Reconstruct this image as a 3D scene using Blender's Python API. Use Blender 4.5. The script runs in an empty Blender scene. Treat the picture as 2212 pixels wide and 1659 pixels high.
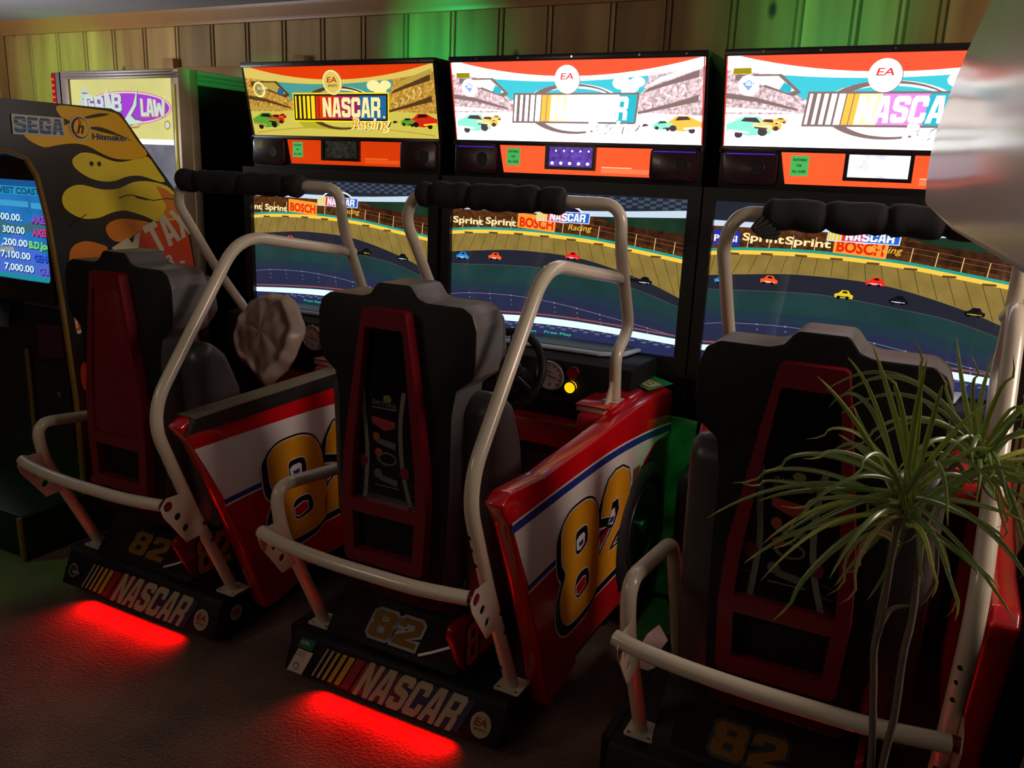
import bpy, bmesh, math, random
from mathutils import Vector, Matrix
from mathutils.geometry import tessellate_polygon
random.seed(7)
SC = bpy.context.scene
COL = SC.collection
PI = math.pi

# ------------------------------------------------------------------ materials
def srgb(c):
    if isinstance(c, str):
        c = tuple(int(c[i:i+2], 16)/255 for i in (0, 2, 4))
    elif max(c) > 1.0:
        c = tuple(v/255 for v in c)
    return tuple((v/12.92 if v <= 0.04045 else ((v+0.055)/1.055)**2.4) for v in c) + (1.0,)

_M = {}
def mat(name, col, rough=0.5, metal=0.0, emit=None, es=0.0, noise=0.0, nscale=30.0, bump=0.0, spec=0.5, coat=0.0):
    """Principled material with a procedural noise that varies colour/roughness a little."""
    if name in _M: return _M[name]
    m = bpy.data.materials.new(name); m.use_nodes = True
    nt = m.node_tree; b = nt.nodes['Principled BSDF']
    c = srgb(col)
    b.inputs['Base Color'].default_value = c
    b.inputs['Roughness'].default_value = rough
    b.inputs['Metallic'].default_value = metal
    b.inputs['Specular IOR Level'].default_value = spec
    if coat: b.inputs['Coat Weight'].default_value = coat; b.inputs['Coat Roughness'].default_value = 0.05
    if emit is not None:
        b.inputs['Emission Color'].default_value = srgb(emit)
        b.inputs['Emission Strength'].default_value = es
    if noise or bump:
        tc = nt.nodes.new('ShaderNodeTexCoord'); nz = nt.nodes.new('ShaderNodeTexNoise')
        nz.inputs['Scale'].default_value = nscale; nz.inputs['Detail'].default_value = 4
        nt.links.new(tc.outputs['Object'], nz.inputs['Vector'])
        if noise:
            mx = nt.nodes.new('ShaderNodeMix'); mx.data_type = 'RGBA'
            mx.inputs['A'].default_value = tuple(min(1, v*(1-noise)) for v in c[:3])+(1,)
            mx.inputs['B'].default_value = tuple(min(1, v*(1+noise)) for v in c[:3])+(1,)
            nt.links.new(nz.outputs['Fac'], mx.inputs['Factor'])
            nt.links.new(mx.outputs['Result'], b.inputs['Base Color'])
        if bump:
            bp = nt.nodes.new('ShaderNodeBump'); bp.inputs['Strength'].default_value = bump
            bp.inputs['Distance'].default_value = 0.002
            nt.links.new(nz.outputs['Fac'], bp.inputs['Height'])
            nt.links.new(bp.outputs['Normal'], b.inputs['Normal'])
    _M[name] = m
    return m

def glow(name, col, es=1.0, rough=0.12, base=(0.02, 0.02, 0.02), tex=0.0, tscale=60):
    """A lit translucent print / screen pixel: emission with a glossy front."""
    if name in _M: return _M[name]
    m = mat(name, base, rough, 0, emit=col, es=es)
    if tex:
        nt = m.node_tree; b = nt.nodes['Principled BSDF']
        tc = nt.nodes.new('ShaderNodeTexCoord'); nz = nt.nodes.new('ShaderNodeTexNoise')
        nz.inputs['Scale'].default_value = tscale; nz.inputs['Detail'].default_value = 6
        nt.links.new(tc.outputs['Object'], nz.inputs['Vector'])
        mr = nt.nodes.new('ShaderNodeMapRange'); mr.inputs['From Min'].default_value = 0.3; mr.inputs['From Max'].default_value = 0.7
        mr.inputs['To Min'].default_value = es*(1-tex); mr.inputs['To Max'].default_value = es*(1+tex)
        nt.links.new(nz.outputs['Fac'], mr.inputs['Value'])
        nt.links.new(mr.outputs['Result'], b.inputs['Emission Strength'])
    return m

# ------------------------------------------------------------------ mesh builder
class MB:
    def __init__(self): self.v = []; self.f = []; self.mi = []; self.mats = []
    def _m(self, m):
        if m not in self.mats: self.mats.append(m)
        return self.mats.index(m)
    def add(self, vs, fs, m):
        o = len(self.v); k = self._m(m)
        self.v += [tuple(p) for p in vs]
        for f in fs: self.f.append(tuple(i+o for i in f)); self.mi.append(k)
        return self
    def _bm(self, bm, m):
        bm.verts.index_update()
        self.add([v.co[:] for v in bm.verts], [[v.index for v in f.verts] for f in bm.faces], m); bm.free()
    def box(self, x0, x1, y0, y1, z0, z1, m, bev=0.0, seg=2):
        bm = bmesh.new(); bmesh.ops.create_cube(bm, size=1)
        for v in bm.verts:
            v.co = Vector(((x0+x1)/2+v.co.x*(x1-x0), (y0+y1)/2+v.co.y*(y1-y0), (z0+z1)/2+v.co.z*(z1-z0)))
        if bev: bmesh.ops.bevel(bm, geom=bm.edges[:], offset=bev, segments=seg, affect='EDGES', profile=0.5)
        self._bm(bm, m); return self
    def prism(self, pts, ax, a0, a1, m, bev=0.0, seg=2, holes=(), warp=None):
        """polygon in the plane normal to axis ax, extruded from a0 to a1. pts: (y,z) for x, (x,z) for y, (x,y) for z"""
        def P(p, a):
            q = {'x': (a, p[0], p[1]), 'y': (p[0], a, p[1]), 'z': (p[0], p[1], a)}[ax]
            return Vector(warp(*q)) if warp else Vector(q)
        loops = [list(pts)]+[list(h) for h in holes]
        flat = [p for l in loops for p in l]
        if not holes:
            bm = bmesh.new()
            A = [bm.verts.new(P(p, a0)) for p in pts]; B = [bm.verts.new(P(p, a1)) for p in pts]
            n = len(pts)
            bm.faces.new(A); bm.faces.new(B[::-1])
            for i in range(n): bm.faces.new((A[(i+1) % n], A[i], B[i], B[(i+1) % n]))
            bmesh.ops.recalc_face_normals(bm, faces=bm.faces[:])
            if bev: bmesh.ops.bevel(bm, geom=bm.edges[:], offset=bev, segments=seg, affect='EDGES', profile=0.5, clamp_overlap=True)
            self._bm(bm, m); return self
        tris = tessellate_polygon([[Vector((p[0], p[1], 0)) for p in l] for l in loops])
        bm = bmesh.new(); N = len(flat)
        A = [bm.verts.new(P(p, a0)) for p in flat]; B = [bm.verts.new(P(p, a1)) for p in flat]
        for t in tris:
            try: bm.faces.new([A[i] for i in t]); bm.faces.new([B[i] for i in t][::-1])
            except ValueError: pass
        o = 0
        for l in loops:
            n = len(l)
            for i in range(n):
                a, b = o+i, o+(i+1) % n
                bm.faces.new((A[a], A[b], B[b], B[a]))
            o += n
        bmesh.ops.recalc_face_normals(bm, faces=bm.faces[:])
        self._bm(bm, m); return self
    def tube(self, pts, r, m, seg=18, cap=True, taper=None):
        pts = [Vector(p) for p in pts]; n = len(pts)
        T = []
        for i in range(n):
            t = (pts[min(i+1, n-1)]-pts[max(i-1, 0)]); T.append(t.normalized())
        up = Vector((0, 0, 1)) if abs(T[0].z) < 0.9 else Vector((1, 0, 0))
        nrm = (up-T[0]*up.dot(T[0])).normalized(); vs = []; fs = []
        for i in range(n):
            nrm = (nrm-T[i]*nrm.dot(T[i])).normalized(); b = T[i].cross(nrm)
            rr = r*(taper(i/(n-1)) if taper else 1)
            for k in range(seg):
                a = 2*PI*k/seg; vs.append(pts[i]+(nrm*math.cos(a)+b*math.sin(a))*rr)
        for i in range(n-1):
            for k in range(seg):
                k2 = (k+1) % seg
                fs.append((i*seg+k, i*seg+k2, (i+1)*seg+k2, (i+1)*seg+k))
        if cap: fs.append(tuple(range(seg))[::-1]); fs.append(tuple((n-1)*seg+k for k in range(seg)))
        self.add(vs, fs, m); return self
    def cyl(self, c, axis, r, h, m, seg=28, r2=None):
        c = Vector(c); a = Vector(axis).normalized()
        up = Vector((0, 0, 1)) if abs(a.z) < 0.9 else Vector((1, 0, 0))
        n = (up-a*up.dot(a)).normalized(); b = a.cross(n); r2 = r if r2 is None else r2
        vs = []
        for z, rr in ((-h/2, r), (h/2, r2)):
            for k in range(seg):
                t = 2*PI*k/seg; vs.append(c+a*z+(n*math.cos(t)+b*math.sin(t))*rr)
        fs = [(k, (k+1) % seg, seg+(k+1) % seg, seg+k) for k in range(seg)]
        fs.append(tuple(range(seg))[::-1]); fs.append(tuple(seg+k for k in range(seg)))
        self.add(vs, fs, m); return self
    def torus(self, c, axis, R, r, m, seg=40, s2=12, sq=1.0):
        c = Vector(c); a = Vector(axis).normalized()
        up = Vector((0, 0, 1)) if abs(a.z) < 0.9 else Vector((1, 0, 0))
        n = (up-a*up.dot(a)).normalized(); b = a.cross(n); vs = []; fs = []
        for i in range(seg):
            t = 2*PI*i/seg; d = n*math.cos(t)+b*math.sin(t)
            for k in range(s2):
                q = 2*PI*k/s2; vs.append(c+d*(R+r*math.cos(q))+a*(r*sq*math.sin(q)))
        for i in range(seg):
            for k in range(s2):
                fs.append((i*s2+k, ((i+1) % seg)*s2+k, ((i+1) % seg)*s2+(k+1) % s2, i*s2+(k+1) % s2))
        self.add(vs, fs, m); return self
    def build(self, name, parent=None, label=None, smooth=38, kind=None):
        me = bpy.data.meshes.new(name); me.from_pydata(self.v, [], self.f)
        for m in self.mats: me.materials.append(m)
        for p, k in zip(me.polygons, self.mi): p.material_index = k
        if smooth:
            me.polygons.foreach_set('use_smooth', [True]*len(me.polygons))
            me.set_sharp_from_angle(angle=math.radians(smooth))
        me.validate(); me.update()
        o = bpy.data.objects.new(name, me); COL.objects.link(o)
        if parent: o.parent = parent
        if label: o['label'] = label
        if kind: o['kind'] = kind
        return o

def fillet(pts, r, n=7):
    pts = [Vector(p) for p in pts]; out = [pts[0]]
    rr = r if isinstance(r, (list, tuple)) else [r]*len(pts)
    for i in range(1, len(pts)-1):
        a, b, c = pts[i-1], pts[i], pts[i+1]; R = min(rr[i], (a-b).length*0.48, (c-b).length*0.48)
        p = b+(a-b).normalized()*R; q = b+(c-b).normalized()*R
        for k in range(n+1):
            t = k/n; out.append(p*(1-t)**2+b*2*t*(1-t)+q*t*t)
    out.append(pts[-1]); res = [out[0]]
    for p in out[1:]:
        if (p-res[-1]).length > 1e-5: res.append(p)
    return res

def smooth2(pts, n=4, closed=True):
    out = []; N = len(pts)
    for i in range(N if closed else N-1):
        g = (lambda k: pts[k % N]) if closed else (lambda k: pts[max(0, min(N-1, k))])
        p0, p1, p2, p3 = g(i-1), g(i), g(i+1), g(i+2)
        for k in range(n):
            t = k/n
            out.append(tuple(0.5*((2*b)+(-a+c)*t+(2*a-5*b+4*c-d)*t*t+(-a+3*b-3*c+d)*t**3) for a, b, c, d in zip(p0, p1, p2, p3)))
    if not closed: out.append(tuple(pts[-1]))
    return out

def area(p): return 0.5*sum(p[i][0]*p[(i+1) % len(p)][1]-p[(i+1) % len(p)][0]*p[i][1] for i in range(len(p)))
def dilate(p, d, sx=0, sy=0):
    if area(p) < 0: p = p[::-1]
    out = []; n = len(p)
    for i in range(n):
        a, b, c = Vector(p[i-1]), Vector(p[i]), Vector(p[(i+1) % n])
        e1 = (b-a); e2 = (c-b)
        if e1.length < 1e-7 or e2.length < 1e-7: out.append((b.x+sx, b.y+sy)); continue
        n1 = Vector((e1.y, -e1.x)).normalized(); n2 = Vector((e2.y, -e2.x)).normalized()
        m = (n1+n2)
        if m.length < 0.3: m = n1
        m.normalize(); k = d/max(0.5, m.dot(n1)); out.append((b.x+m.x*k+sx, b.y+m.y*k+sy))
    return out
def ell(cx, cy, rx, ry, n=32, a0=0, a1=2*PI, rot=0):
    full = abs(a1-a0-2*PI) < 1e-6; o = []
    for i in range(n if full else n+1):
        a = a0+(a1-a0)*i/n; x, y = rx*math.cos(a), ry*math.sin(a)
        o.append((cx+x*math.cos(rot)-y*math.sin(rot), cy+x*math.sin(rot)+y*math.cos(rot)))
    return o
def rrect(x0, x1, y0, y1, r, n=5):
    o = []
    for cx, cy, a in ((x1-r, y1-r, 0), (x0+r, y1-r, PI/2), (x0+r, y0+r, PI), (x1-r, y0+r, 1.5*PI)):
        for i in range(n+1): o.append((cx+r*math.cos(a+i*PI/2/n), cy+r*math.sin(a+i*PI/2/n)))
    return o

# ------------------------------------------------------------------ flat printed artwork (stacked polygons on a surface)
GL = {
 'N': (.8, [[(0,0),(0,1),(.26,1),(.54,.45),(.54,1),(.8,1),(.8,0),(.54,0),(.26,.55),(.26,0)]]),
 'A': (.8, [[(0,0),(.2,1),(.6,1),(.8,0),(.54,0),(.51,.2),(.29,.2),(.26,0)],[(.32,.38),(.4,.8),(.48,.38)]]),
 'S': (.8, [[(0,.12),(.12,0),(.68,0),(.8,.12),(.8,.48),(.68,.58),(.26,.66),(.26,.79),(.54,.79),(.54,.69),(.8,.69),(.8,.88),(.68,1),(.12,1),(0,.88),(0,.55),(.12,.45),(.54,.38),(.54,.21),(.26,.21),(.26,.33),(0,.33)]]),
 'C': (.8, [[(0,.12),(.12,0),(.68,0),(.8,.12),(.8,.38),(.54,.38),(.54,.21),(.26,.21),(.26,.79),(.54,.79),(.54,.62),(.8,.62),(.8,.88),(.68,1),(.12,1),(0,.88)]]),
 'R': (.8, [[(0,0),(0,1),(.68,1),(.8,.88),(.8,.52),(.7,.45),(.8,.36),(.8,0),(.54,0),(.54,.34),(.26,.34),(.26,0)],[(.26,.55),(.26,.8),(.54,.8),(.54,.55)]]),
 'E': (.7, [[(0,0),(0,1),(.7,1),(.7,.78),(.26,.78),(.26,.61),(.62,.61),(.62,.4),(.26,.4),(.26,.22),(.7,.22),(.7,0)]]),
 'G': (.8, [[(0,.12),(.12,0),(.8,0),(.8,.55),(.42,.55),(.42,.36),(.56,.36),(.56,.21),(.26,.21),(.26,.79),(.54,.79),(.54,.68),(.8,.68),(.8,.88),(.68,1),(.12,1),(0,.88)]]),
 'T': (.8, [[(.27,0),(.27,.78),(0,.78),(0,1),(.8,1),(.8,.78),(.53,.78),(.53,0)]]),
 'X': (.8, [[(0,0),(.25,.5),(0,1),(.28,1),(.4,.7),(.52,1),(.8,1),(.55,.5),(.8,0),(.52,0),(.4,.3),(.28,0)]]),
 'B': (.8, [[(0,0),(0,1),(.66,1),(.78,.88),(.78,.6),(.68,.51),(.8,.42),(.8,.12),(.68,0)],[(.26,.2),(.26,.4),(.54,.4),(.54,.2)],[(.26,.6),(.26,.8),(.52,.8),(.52,.6)]]),
 'O': (.8, [[(0,.12),(.12,0),(.68,0),(.8,.12),(.8,.88),(.68,1),(.12,1),(0,.88)],[(.26,.21),(.26,.79),(.54,.79),(.54,.21)]]),
 'H': (.8, [[(0,0),(0,1),(.26,1),(.26,.62),(.54,.62),(.54,1),(.8,1),(.8,0),(.54,0),(.54,.4),(.26,.4),(.26,0)]]),
 'L': (.66, [[(0,0),(0,1),(.26,1),(.26,.22),(.66,.22),(.66,0)]]),
 'W': (1.1, [[(.12,0),(0,1),(.26,1),(.32,.45),(.44,.8),(.66,.8),(.78,.45),(.84,1),(1.1,1),(.98,0),(.7,0),(.55,.42),(.4,0)]]),
 'Y': (.8, [[(.27,0),(.27,.4),(0,1),(.28,1),(.4,.66),(.52,1),(.8,1),(.53,.4),(.53,0)]]),
 '2': (.8, [[(0,0),(0,.3),(.54,.62),(.54,.79),(.26,.79),(.26,.66),(0,.66),(0,.88),(.12,1),(.68,1),(.8,.88),(.8,.5),(.36,.22),(.8,.22),(.8,0)]]),
 '8': (.8, [[(0,.12),(.12,0),(.68,0),(.8,.12),(.8,.44),(.72,.52),(.8,.6),(.8,.88),(.68,1),(.12,1),(0,.88),(0,.6),(.08,.52),(0,.44)],[(.28,.2),(.28,.42),(.52,.42),(.52,.2)],[(.28,.62),(.28,.8),(.52,.8),(.52,.62)]]),
}
_TXT = {}
def text_mesh(s, bold):
    k = (s, bold)
    if k not in _TXT:
        cu = bpy.data.curves.new('t', 'FONT'); cu.body = s; cu.size = 1; cu.offset = bold; cu.resolution_u = 3
        ob = bpy.data.objects.new('t', cu); COL.objects.link(ob); bpy.context.view_layer.update()
        me = bpy.data.meshes.new_from_object(ob.evaluated_get(bpy.context.evaluated_depsgraph_get()))
        vs = [v.co.copy() for v in me.vertices]; fs = [tuple(p.vertices) for p in me.polygons]
        bpy.data.objects.remove(ob); bpy.data.curves.remove(cu); bpy.data.meshes.remove(me)
        x0 = min(v.x for v in vs); x1 = max(v.x for v in vs)
        _TXT[k] = ([(v.x-x0, v.y) for v in vs], fs, x1-x0)
    return _TXT[k]

class Art:
    """flat artwork in (u,v); every layer sits a fraction of a millimetre above the last"""
    def __init__(self, mapf, step=0.0006): self.mb = MB(); self.f = mapf; self.s = step
    def tri(self, pts, faces, m, lay):
        vs = [self.f(p[0], p[1], lay*self.s) for p in pts]; out = []
        for t in faces:
            a = sum(pts[t[i]][0]*pts[t[(i+1) % len(t)]][1]-pts[t[(i+1) % len(t)]][0]*pts[t[i]][1] for i in range(len(t)))
            if abs(a) < 1e-12: continue
            out.append(tuple(t) if a > 0 else tuple(t)[::-1])
        self.mb.add(vs, out, m)
    def poly(self, pts, m, lay=0, holes=()):
        loops = [list(pts)]+[list(h) for h in holes]
        flat = [p for l in loops for p in l]
        self.tri(flat, tessellate_polygon([[Vector((p[0], p[1], 0)) for p in l] for l in loops]), m, lay)
        return self
    def rect(self, x0, x1, y0, y1, m, lay=0, sh=0):
        return self.poly([(x0, y0), (x1, y0), (x1+sh*(y1-y0), y1), (x0+sh*(y1-y0), y1)], m, lay)
    def line(self, pts, w, m, lay=0):
        L = []; R = []
        for i, p in enumerate(pts):
            a = Vector(pts[max(0, i-1)]); b = Vector(pts[min(len(pts)-1, i+1)]); t = (b-a).normalized(); n = Vector((-t.y, t.x))*w/2
            L.append((p[0]+n.x, p[1]+n.y)); R.append((p[0]-n.x, p[1]-n.y))
        return self.poly(L+R[::-1], m, lay)
    def block(self, s, u, v, h, w, m, lay=0, shear=0, gap=.1, rot=0, grow=0):
        """heavy block lettering, total width w, optional slant"""
        tot = sum(GL[c][0] for c in s)+gap*(len(s)-1); k = w/tot; x = 0; cr, sr = math.cos(rot), math.sin(rot)
        for c in s:
            cw, loops = GL[c]
            T = lambda p: ((x+p[0])*k+shear*p[1]*h, p[1]*h)
            L = [[T(p) for p in l] for l in loops]
            if grow: L = [dilate(l, grow if i == 0 else -grow) for i, l in enumerate(L)]
            L = [[(u+q[0]*cr-q[1]*sr, v+q[0]*sr+q[1]*cr) for q in l] for l in L]
            self.poly(L[0], m, lay, L[1:]); x += cw+gap
        return self
    def text(self, s, u, v, h, m, lay=0, w=None, bold=0.02, shear=0, rot=0):
        vs, fs, wd = text_mesh(s, bold); k = h/0.72; kx = k if w is None else w/wd; cr, sr = math.cos(rot), math.sin(rot)
        pts = []
        for x, y in vs:
            a = x*kx+shear*y*k; b = y*k; pts.append((u+a*cr-b*sr, v+a*sr+b*cr))
        self.tri(pts, fs, m, lay); return self
    def build(self, name, parent=None, label=None): return self.mb.build(name, parent, smooth=0, label=label)

def tag(o, label=None, cat=None, group=None, kind=None):
    if label: o['label'] = label
    if cat: o['category'] = cat
    if group: o['group'] = group
    if kind: o['kind'] = kind
    return o
def empty(name, loc, rz=0):
    o = bpy.data.objects.new(name, None); COL.objects.link(o); o.location = loc; o.rotation_euler = (0, 0, rz)
    o.empty_display_size = 0.1
    return o
def copy_tree(o, parent=None):
    c = o.copy(); COL.objects.link(c)
    if parent: c.parent = parent
    for ch in [x for x in bpy.data.objects if x.parent == o]: copy_tree(ch, c)
    return c
# ------------------------------------------------------------------ shared materials
BLK = mat('black_laminate', (15, 15, 17), 0.45, noise=.15, nscale=40)
BLKM = mat('black_vinyl', (11, 11, 12), 0.6, spec=.3, noise=.2, nscale=90, bump=.15)
BLKG = mat('black_gloss', (10, 10, 11), 0.12, noise=.1)
FOAM = mat('black_foam', (26, 26, 27), 0.9, noise=.3, nscale=120, bump=.4)
GRYV = mat('grey_vinyl', (66, 63, 64), 0.36, noise=.15, nscale=80, bump=.1)
CREAM = mat('cream_enamel', (205, 196, 176), 0.28, noise=.05, nscale=14, coat=.4)
CREAMD = mat('hole_dark', (14, 12, 12), 0.8)
RED = mat('red_gelcoat', (196, 12, 24), 0.16, noise=.08, nscale=6, coat=.6)
REDD = mat('dark_red_plastic', (112, 12, 30), 0.34, noise=.12, nscale=20)
WHT = mat('white_print', (214, 206, 204), 0.35, noise=.03)
GOLD = mat('gold_print', (214, 146, 26), 0.35, noise=.06, nscale=5)
BLUE = mat('blue_print', (34, 52, 132), 0.35, noise=.06)
INK = mat('black_print', (12, 10, 12), 0.35)
REDP = mat('red_print', (172, 10, 26), 0.25, noise=.05, coat=.3)
STEEL = mat('brushed_steel', (170, 170, 168), 0.35, 1.0, noise=.1, nscale=60)
CHR = mat('chrome', (220, 220, 220), 0.12, 1.0)
GRYM = mat('grey_lip_plastic', (176, 190, 204), 0.3, noise=.08)
STK_G = mat('green_sticker', (60, 190, 90), 0.5, emit=(90, 215, 110), es=.55)
STK_Y = mat('yellow_sticker', (200, 190, 20), 0.5, emit=(190, 180, 20), es=.5)
# ------------------------------------------------------------------ racing arcade machine (local frame: x across, -y towards the player)
CX = 0.555          # centre of the seat pod
def xo(y): return 0.984+0.030*(y+1.3)/1.3      # outer skin of the door panel flares towards the front
def side_map(u, v, h): return (xo(u)+0.0015+h, u, v)
def marq_map(u, v, h): return (u, 0.0605-(v-1.74)*0.217-h, v)
def front_map(yp):
    return lambda u, v, h: (u, yp-h, v)

def build_common():
    root = empty('racing_arcade_machine', (0, 0, 0))
    # ---- tower
    m = MB()
    m.box(-.042, 1.040, .075, .72, 0, 1.555, BLK, .004)
    m.prism([(.05, 1.596), (.05, 1.735), (.078, 1.737), (.016, 2.03), (.006, 2.052), (.45, 2.052), (.50, 1.9), (.50, 1.596)], 'x', -.006, 1.022, BLK, .004)
    m.build('cabinet_body', root)
    m = MB()      # bezel round the monitor with the ledge above it
    m.prism([(-.042, .9), (1.040, .9), (1.040, 1.598), (-.042, 1.598)], 'y', .014, .08, BLK, holes=[[(0, .972), (.992, .972), (.992, 1.553), (0, 1.553)]])
    m.build('monitor_bezel', root)
    mf = MB()
    fr = mat('marquee_frame_black', (30, 27, 28), 0.3)
    mf.prism([(.062-.028, 1.72), (.076, 1.742), (.010, 2.04), (-.012, 2.046), (-.006, 2.028), (.05, 1.742)], 'x', -.008, .0, fr)
    mf.prism([(.062-.028, 1.72), (.076, 1.742), (.010, 2.04), (-.012, 2.046), (-.006, 2.028), (.05, 1.742)], 'x', 1.016, 1.024, fr)
    mf.box(-.008, 1.024, -.012, .03, 2.028, 2.05, fr, .002)
    mf.box(-.008, 1.024, .045, .08, 1.724, 1.741, fr, .002)
    mfo = mf.build('marquee_frame', root)
    for x in (.12, .3, .52, .78, .95):
        s = MB(); s.cyl((x, -.0125, 2.039), (0, 1, 0), .004, .003, CHR, 10); s.build('screw', mfo)
    # speakers
    spk = mat('speaker_grille_red_sheen', (44, 12, 22), 0.3, noise=.2, nscale=30, coat=.15)  # black grilles, with the red they reflect put into the colour
    for x0, x1 in ((.005, .195), (.832, 1.012)):
        m = MB(); m.prism(rrect(x0, x1, 1.612, 1.728, .02), 'y', .035, .052, spk, .004)
        so = m.build('speaker', root)
        c = MB(); cx = (x0+x1)/2; c.torus((cx+.03, .034, 1.668), (0, 1, 0), .024, .002, mat('speaker_ring', (26, 12, 20), .35)); c.cyl((cx+.03, .035, 1.668), (0, 1, 0), .023, .004, mat('speaker_cone_dark', (12, 6, 10), .5))
        c.build('speaker_cone', so)
    # ---- dash
    m = MB()
    m.prism([(-.262, .965), (-.285, .82), (-.21, .58), (.02, .58), (.02, .968), (-.2, .975)], 'x', .11, .93, BLKM, .006)
    m.prism([(-.21, .6), (-.19, .1), (.05, .1), (.05, .6)], 'x', .16, .90, BLK, .004)
    dash = m.build('dashboard', root)
    m = MB()      # pale lip under the screen
    m.prism([(.14, .02), (.14, -.10), (.19, -.165), (.76, -.165), (.845, -.115), (.862, .02)], 'z', .978, .990, GRYM, .004)
    lip = m.build('screen_lip', root)
    m = MB(); m.prism([(.16, .018), (.16, -.09), (.20, -.128), (.75, -.128), (.825, -.095), (.842, .018)], 'z', .9885, .9925, BLK)
    m.build('lip_inset', lip)
    for gx, r in ((.632, .054), (.447, .05)):
        m = MB(); m.cyl((gx, -.292, .912), (0, 1, .12), r, .02, BLKG); m.torus((gx, -.302, .913), (0, 1, .12), r-.002, .004, mat('gauge_rim', (150, 150, 150), .3, .2))
        g = m.build('gauge', dash)
        a = Art(lambda u, v, h, gx=gx: (gx+u, -.3035-h-v*.12, .913+v), .0008); dial = mat('gauge_face', (206, 198, 198), .5)
        a.poly(ell(0, 0, r-.005, r-.005), dial, 0)
        for i in range(11):
            t = math.radians(225-27*i); a.line([((r-.018)*math.cos(t), (r-.018)*math.sin(t)), ((r-.009)*math.cos(t), (r-.009)*math.sin(t))], .0035, INK, 1)
        a.line([(-.012, .004), (.03, -.008)], .003, INK, 2); a.text('mph', -.009, .014, .006, INK, 1); a.poly(ell(0, -.032, .004, .004, 10), INK, 1)
        a.build('gauge_dial', g)
    m = MB(); m.cyl((.716, -.285, .932), (0, 1, .12), .021, .02, mat('red_push_button', (150, 20, 34), .25)); m.torus((.716, -.292, .932), (0, 1, .12), .021, .003, BLKG)
    m.build('red_button', dash, label='unlit red push button')
    m = MB(); m.cyl((.711, -.29, .880), (0, 1, .12), .0195, .022, glow('lit_amber', (255, 196, 16), 1.25)); m.torus((.711, -.294, .880), (0, 1, .12), .021, .003, BLKG)
    m.build('start_button', dash, label='lit amber push button')
    m = MB(); m.box(.47, .82, -.34, -.18, .66, .755, mat('red_lower_dash', (150, 16, 26), .4, noise=.1), .012)
    m.build('lower_console', root)
    # ---- steering wheel
    ax = Vector((0, -.93, .37)).normalized(); wc = Vector((CX-.012, -.47, .955))
    m = MB(); m.torus(wc, ax, .135, .0145, BLKM, 48, 14)
    wheel = m.build('steering_wheel', root)
    m = MB(); m.cyl(wc-ax*.012, ax, .048, .03, BLKM); 
    for a in (90, 210, 330):
        n = Vector((1, 0, 0)); b = ax.cross(n); d = n*math.cos(math.radians(a))+b*math.sin(math.radians(a))
        m.tube([wc+d*.03-ax*.008, wc+d*.14], .011, BLKG)
    m.build('wheel_hub', wheel)
    m = MB(); m.tube([wc-ax*.02, wc-ax*.22], .032, BLKM); m.cyl(wc+Vector((.0, -.03, -.055)), (0, -1, 0), .008, .02, CHR)
    m.build('steering_column', wheel)
    # ---- base
    m = MB()
    prof = [(-1.185, .045), (-1.138, .158), (-1.125, .168), (-.2, .168), (-.2, .045)]
    m.prism(prof, 'x', .149, .934, BLKM, .006)
    m.box(.12, .149, -1.12, -.35, .05, .165, BLKM, .01)
    base = m.build('base', root)
    for x in (.19, .89):
        for y in (-1.09, -.3): m = MB(); m.cyl((x, y, .0225), (0, 0, 1), .03, .045, BLK); m.build('base_foot', base)
    m = MB(); m.box(.16, .93, -.25, .06, .02, .12, BLK); m.build('floor_pan', root)
    # sign on the back of the base
    nv = Vector((0, -.113, -.047)).normalized()
    def sg(u, v, h):      # v measured up the sloping face from its lower edge
        k = v/.122; return (u, -1.1865+.047*k-.0008+nv.y*h, .046+.113*k+nv.z*h)
    a = Art(sg, .0008)
    cream = mat('sign_cream', (160, 162, 132), .5); yel = mat('sign_yellow', (176, 150, 40), .5); srd = mat('sign_red', (130, 16, 30), .5); sbl = mat('sign_blue', (22, 38, 76), .5); spu = mat('sign_purple', (84, 22, 52), .5)
    x = .262; sh = .40
    for i, w in enumerate((.007, .009, .011, .016, .020)): a.rect(x, x+w, .012, .106, cream if i < 2 else yel, 1, sh); x += w+.013-.001*i
    a.rect(x-.004, x+.028, .010, .108, srd, 1, sh); a.rect(x+.034, x+.075, .010, .108, srd, 1, sh)
    a.rect(x+.075, x+.20, .010, .108, spu, 1, sh); a.rect(x+.20, .80, .010, .108, sbl, 1, sh)
    a.block('NASCAR', .424, .006, .108, .352, cream, 3, sh, .07)
    a.poly(ell(.798, .014, .006, .006, 14), sbl, 2)
    a.poly(ell(.867, .052, .033, .036), mat('badge_cream', (160, 162, 124), .5), 1); a.poly(ell(.867, .052, .029, .032), mat('badge_inner', (150, 150, 118), .5), 2)
    a.text('EA', .846, .05, .022, srd, 3, .042, .03, .2); a.text('SPORTS', .848, .036, .008, srd, 3, .038)
    a.build('base_sign', base)
    # ---- deck behind the seat with the car's number
    m = MB(); m.prism([(-1.105, .166), (-1.0, .295), (-.97, .312), (-.62, .312), (-.62, .166)], 'x', .25, .745, BLKM, .012)
    deck = m.build('rear_deck', root)
    dv = Vector((0, .105, .129)).normalized(); dn = Vector((0, -.129, .105)).normalized()
    def dm(u, v, h): 
        p = Vector((0, -1.1, .170))+dv*v+dn*(h+.0025); return (u, p.y, p.z)
    a = Art(dm); a.rect(.30, .735, .015, .13, mat('deck_maroon', (34, 4, 9), .7, spec=.2), 0)
    a.block('82', .40, .03, .085, .18, INK, 1, .1, grow=.009); a.block('82', .40, .03, .085, .18, mat('deck_gold', (130, 90, 24), .6, spec=.2), 2, .1)
    a.line([(.60, .02), (.64, .04), (.70, .075)], .008, WHT, 2)
    a.build('deck_number', deck)
    m = MB()
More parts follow.
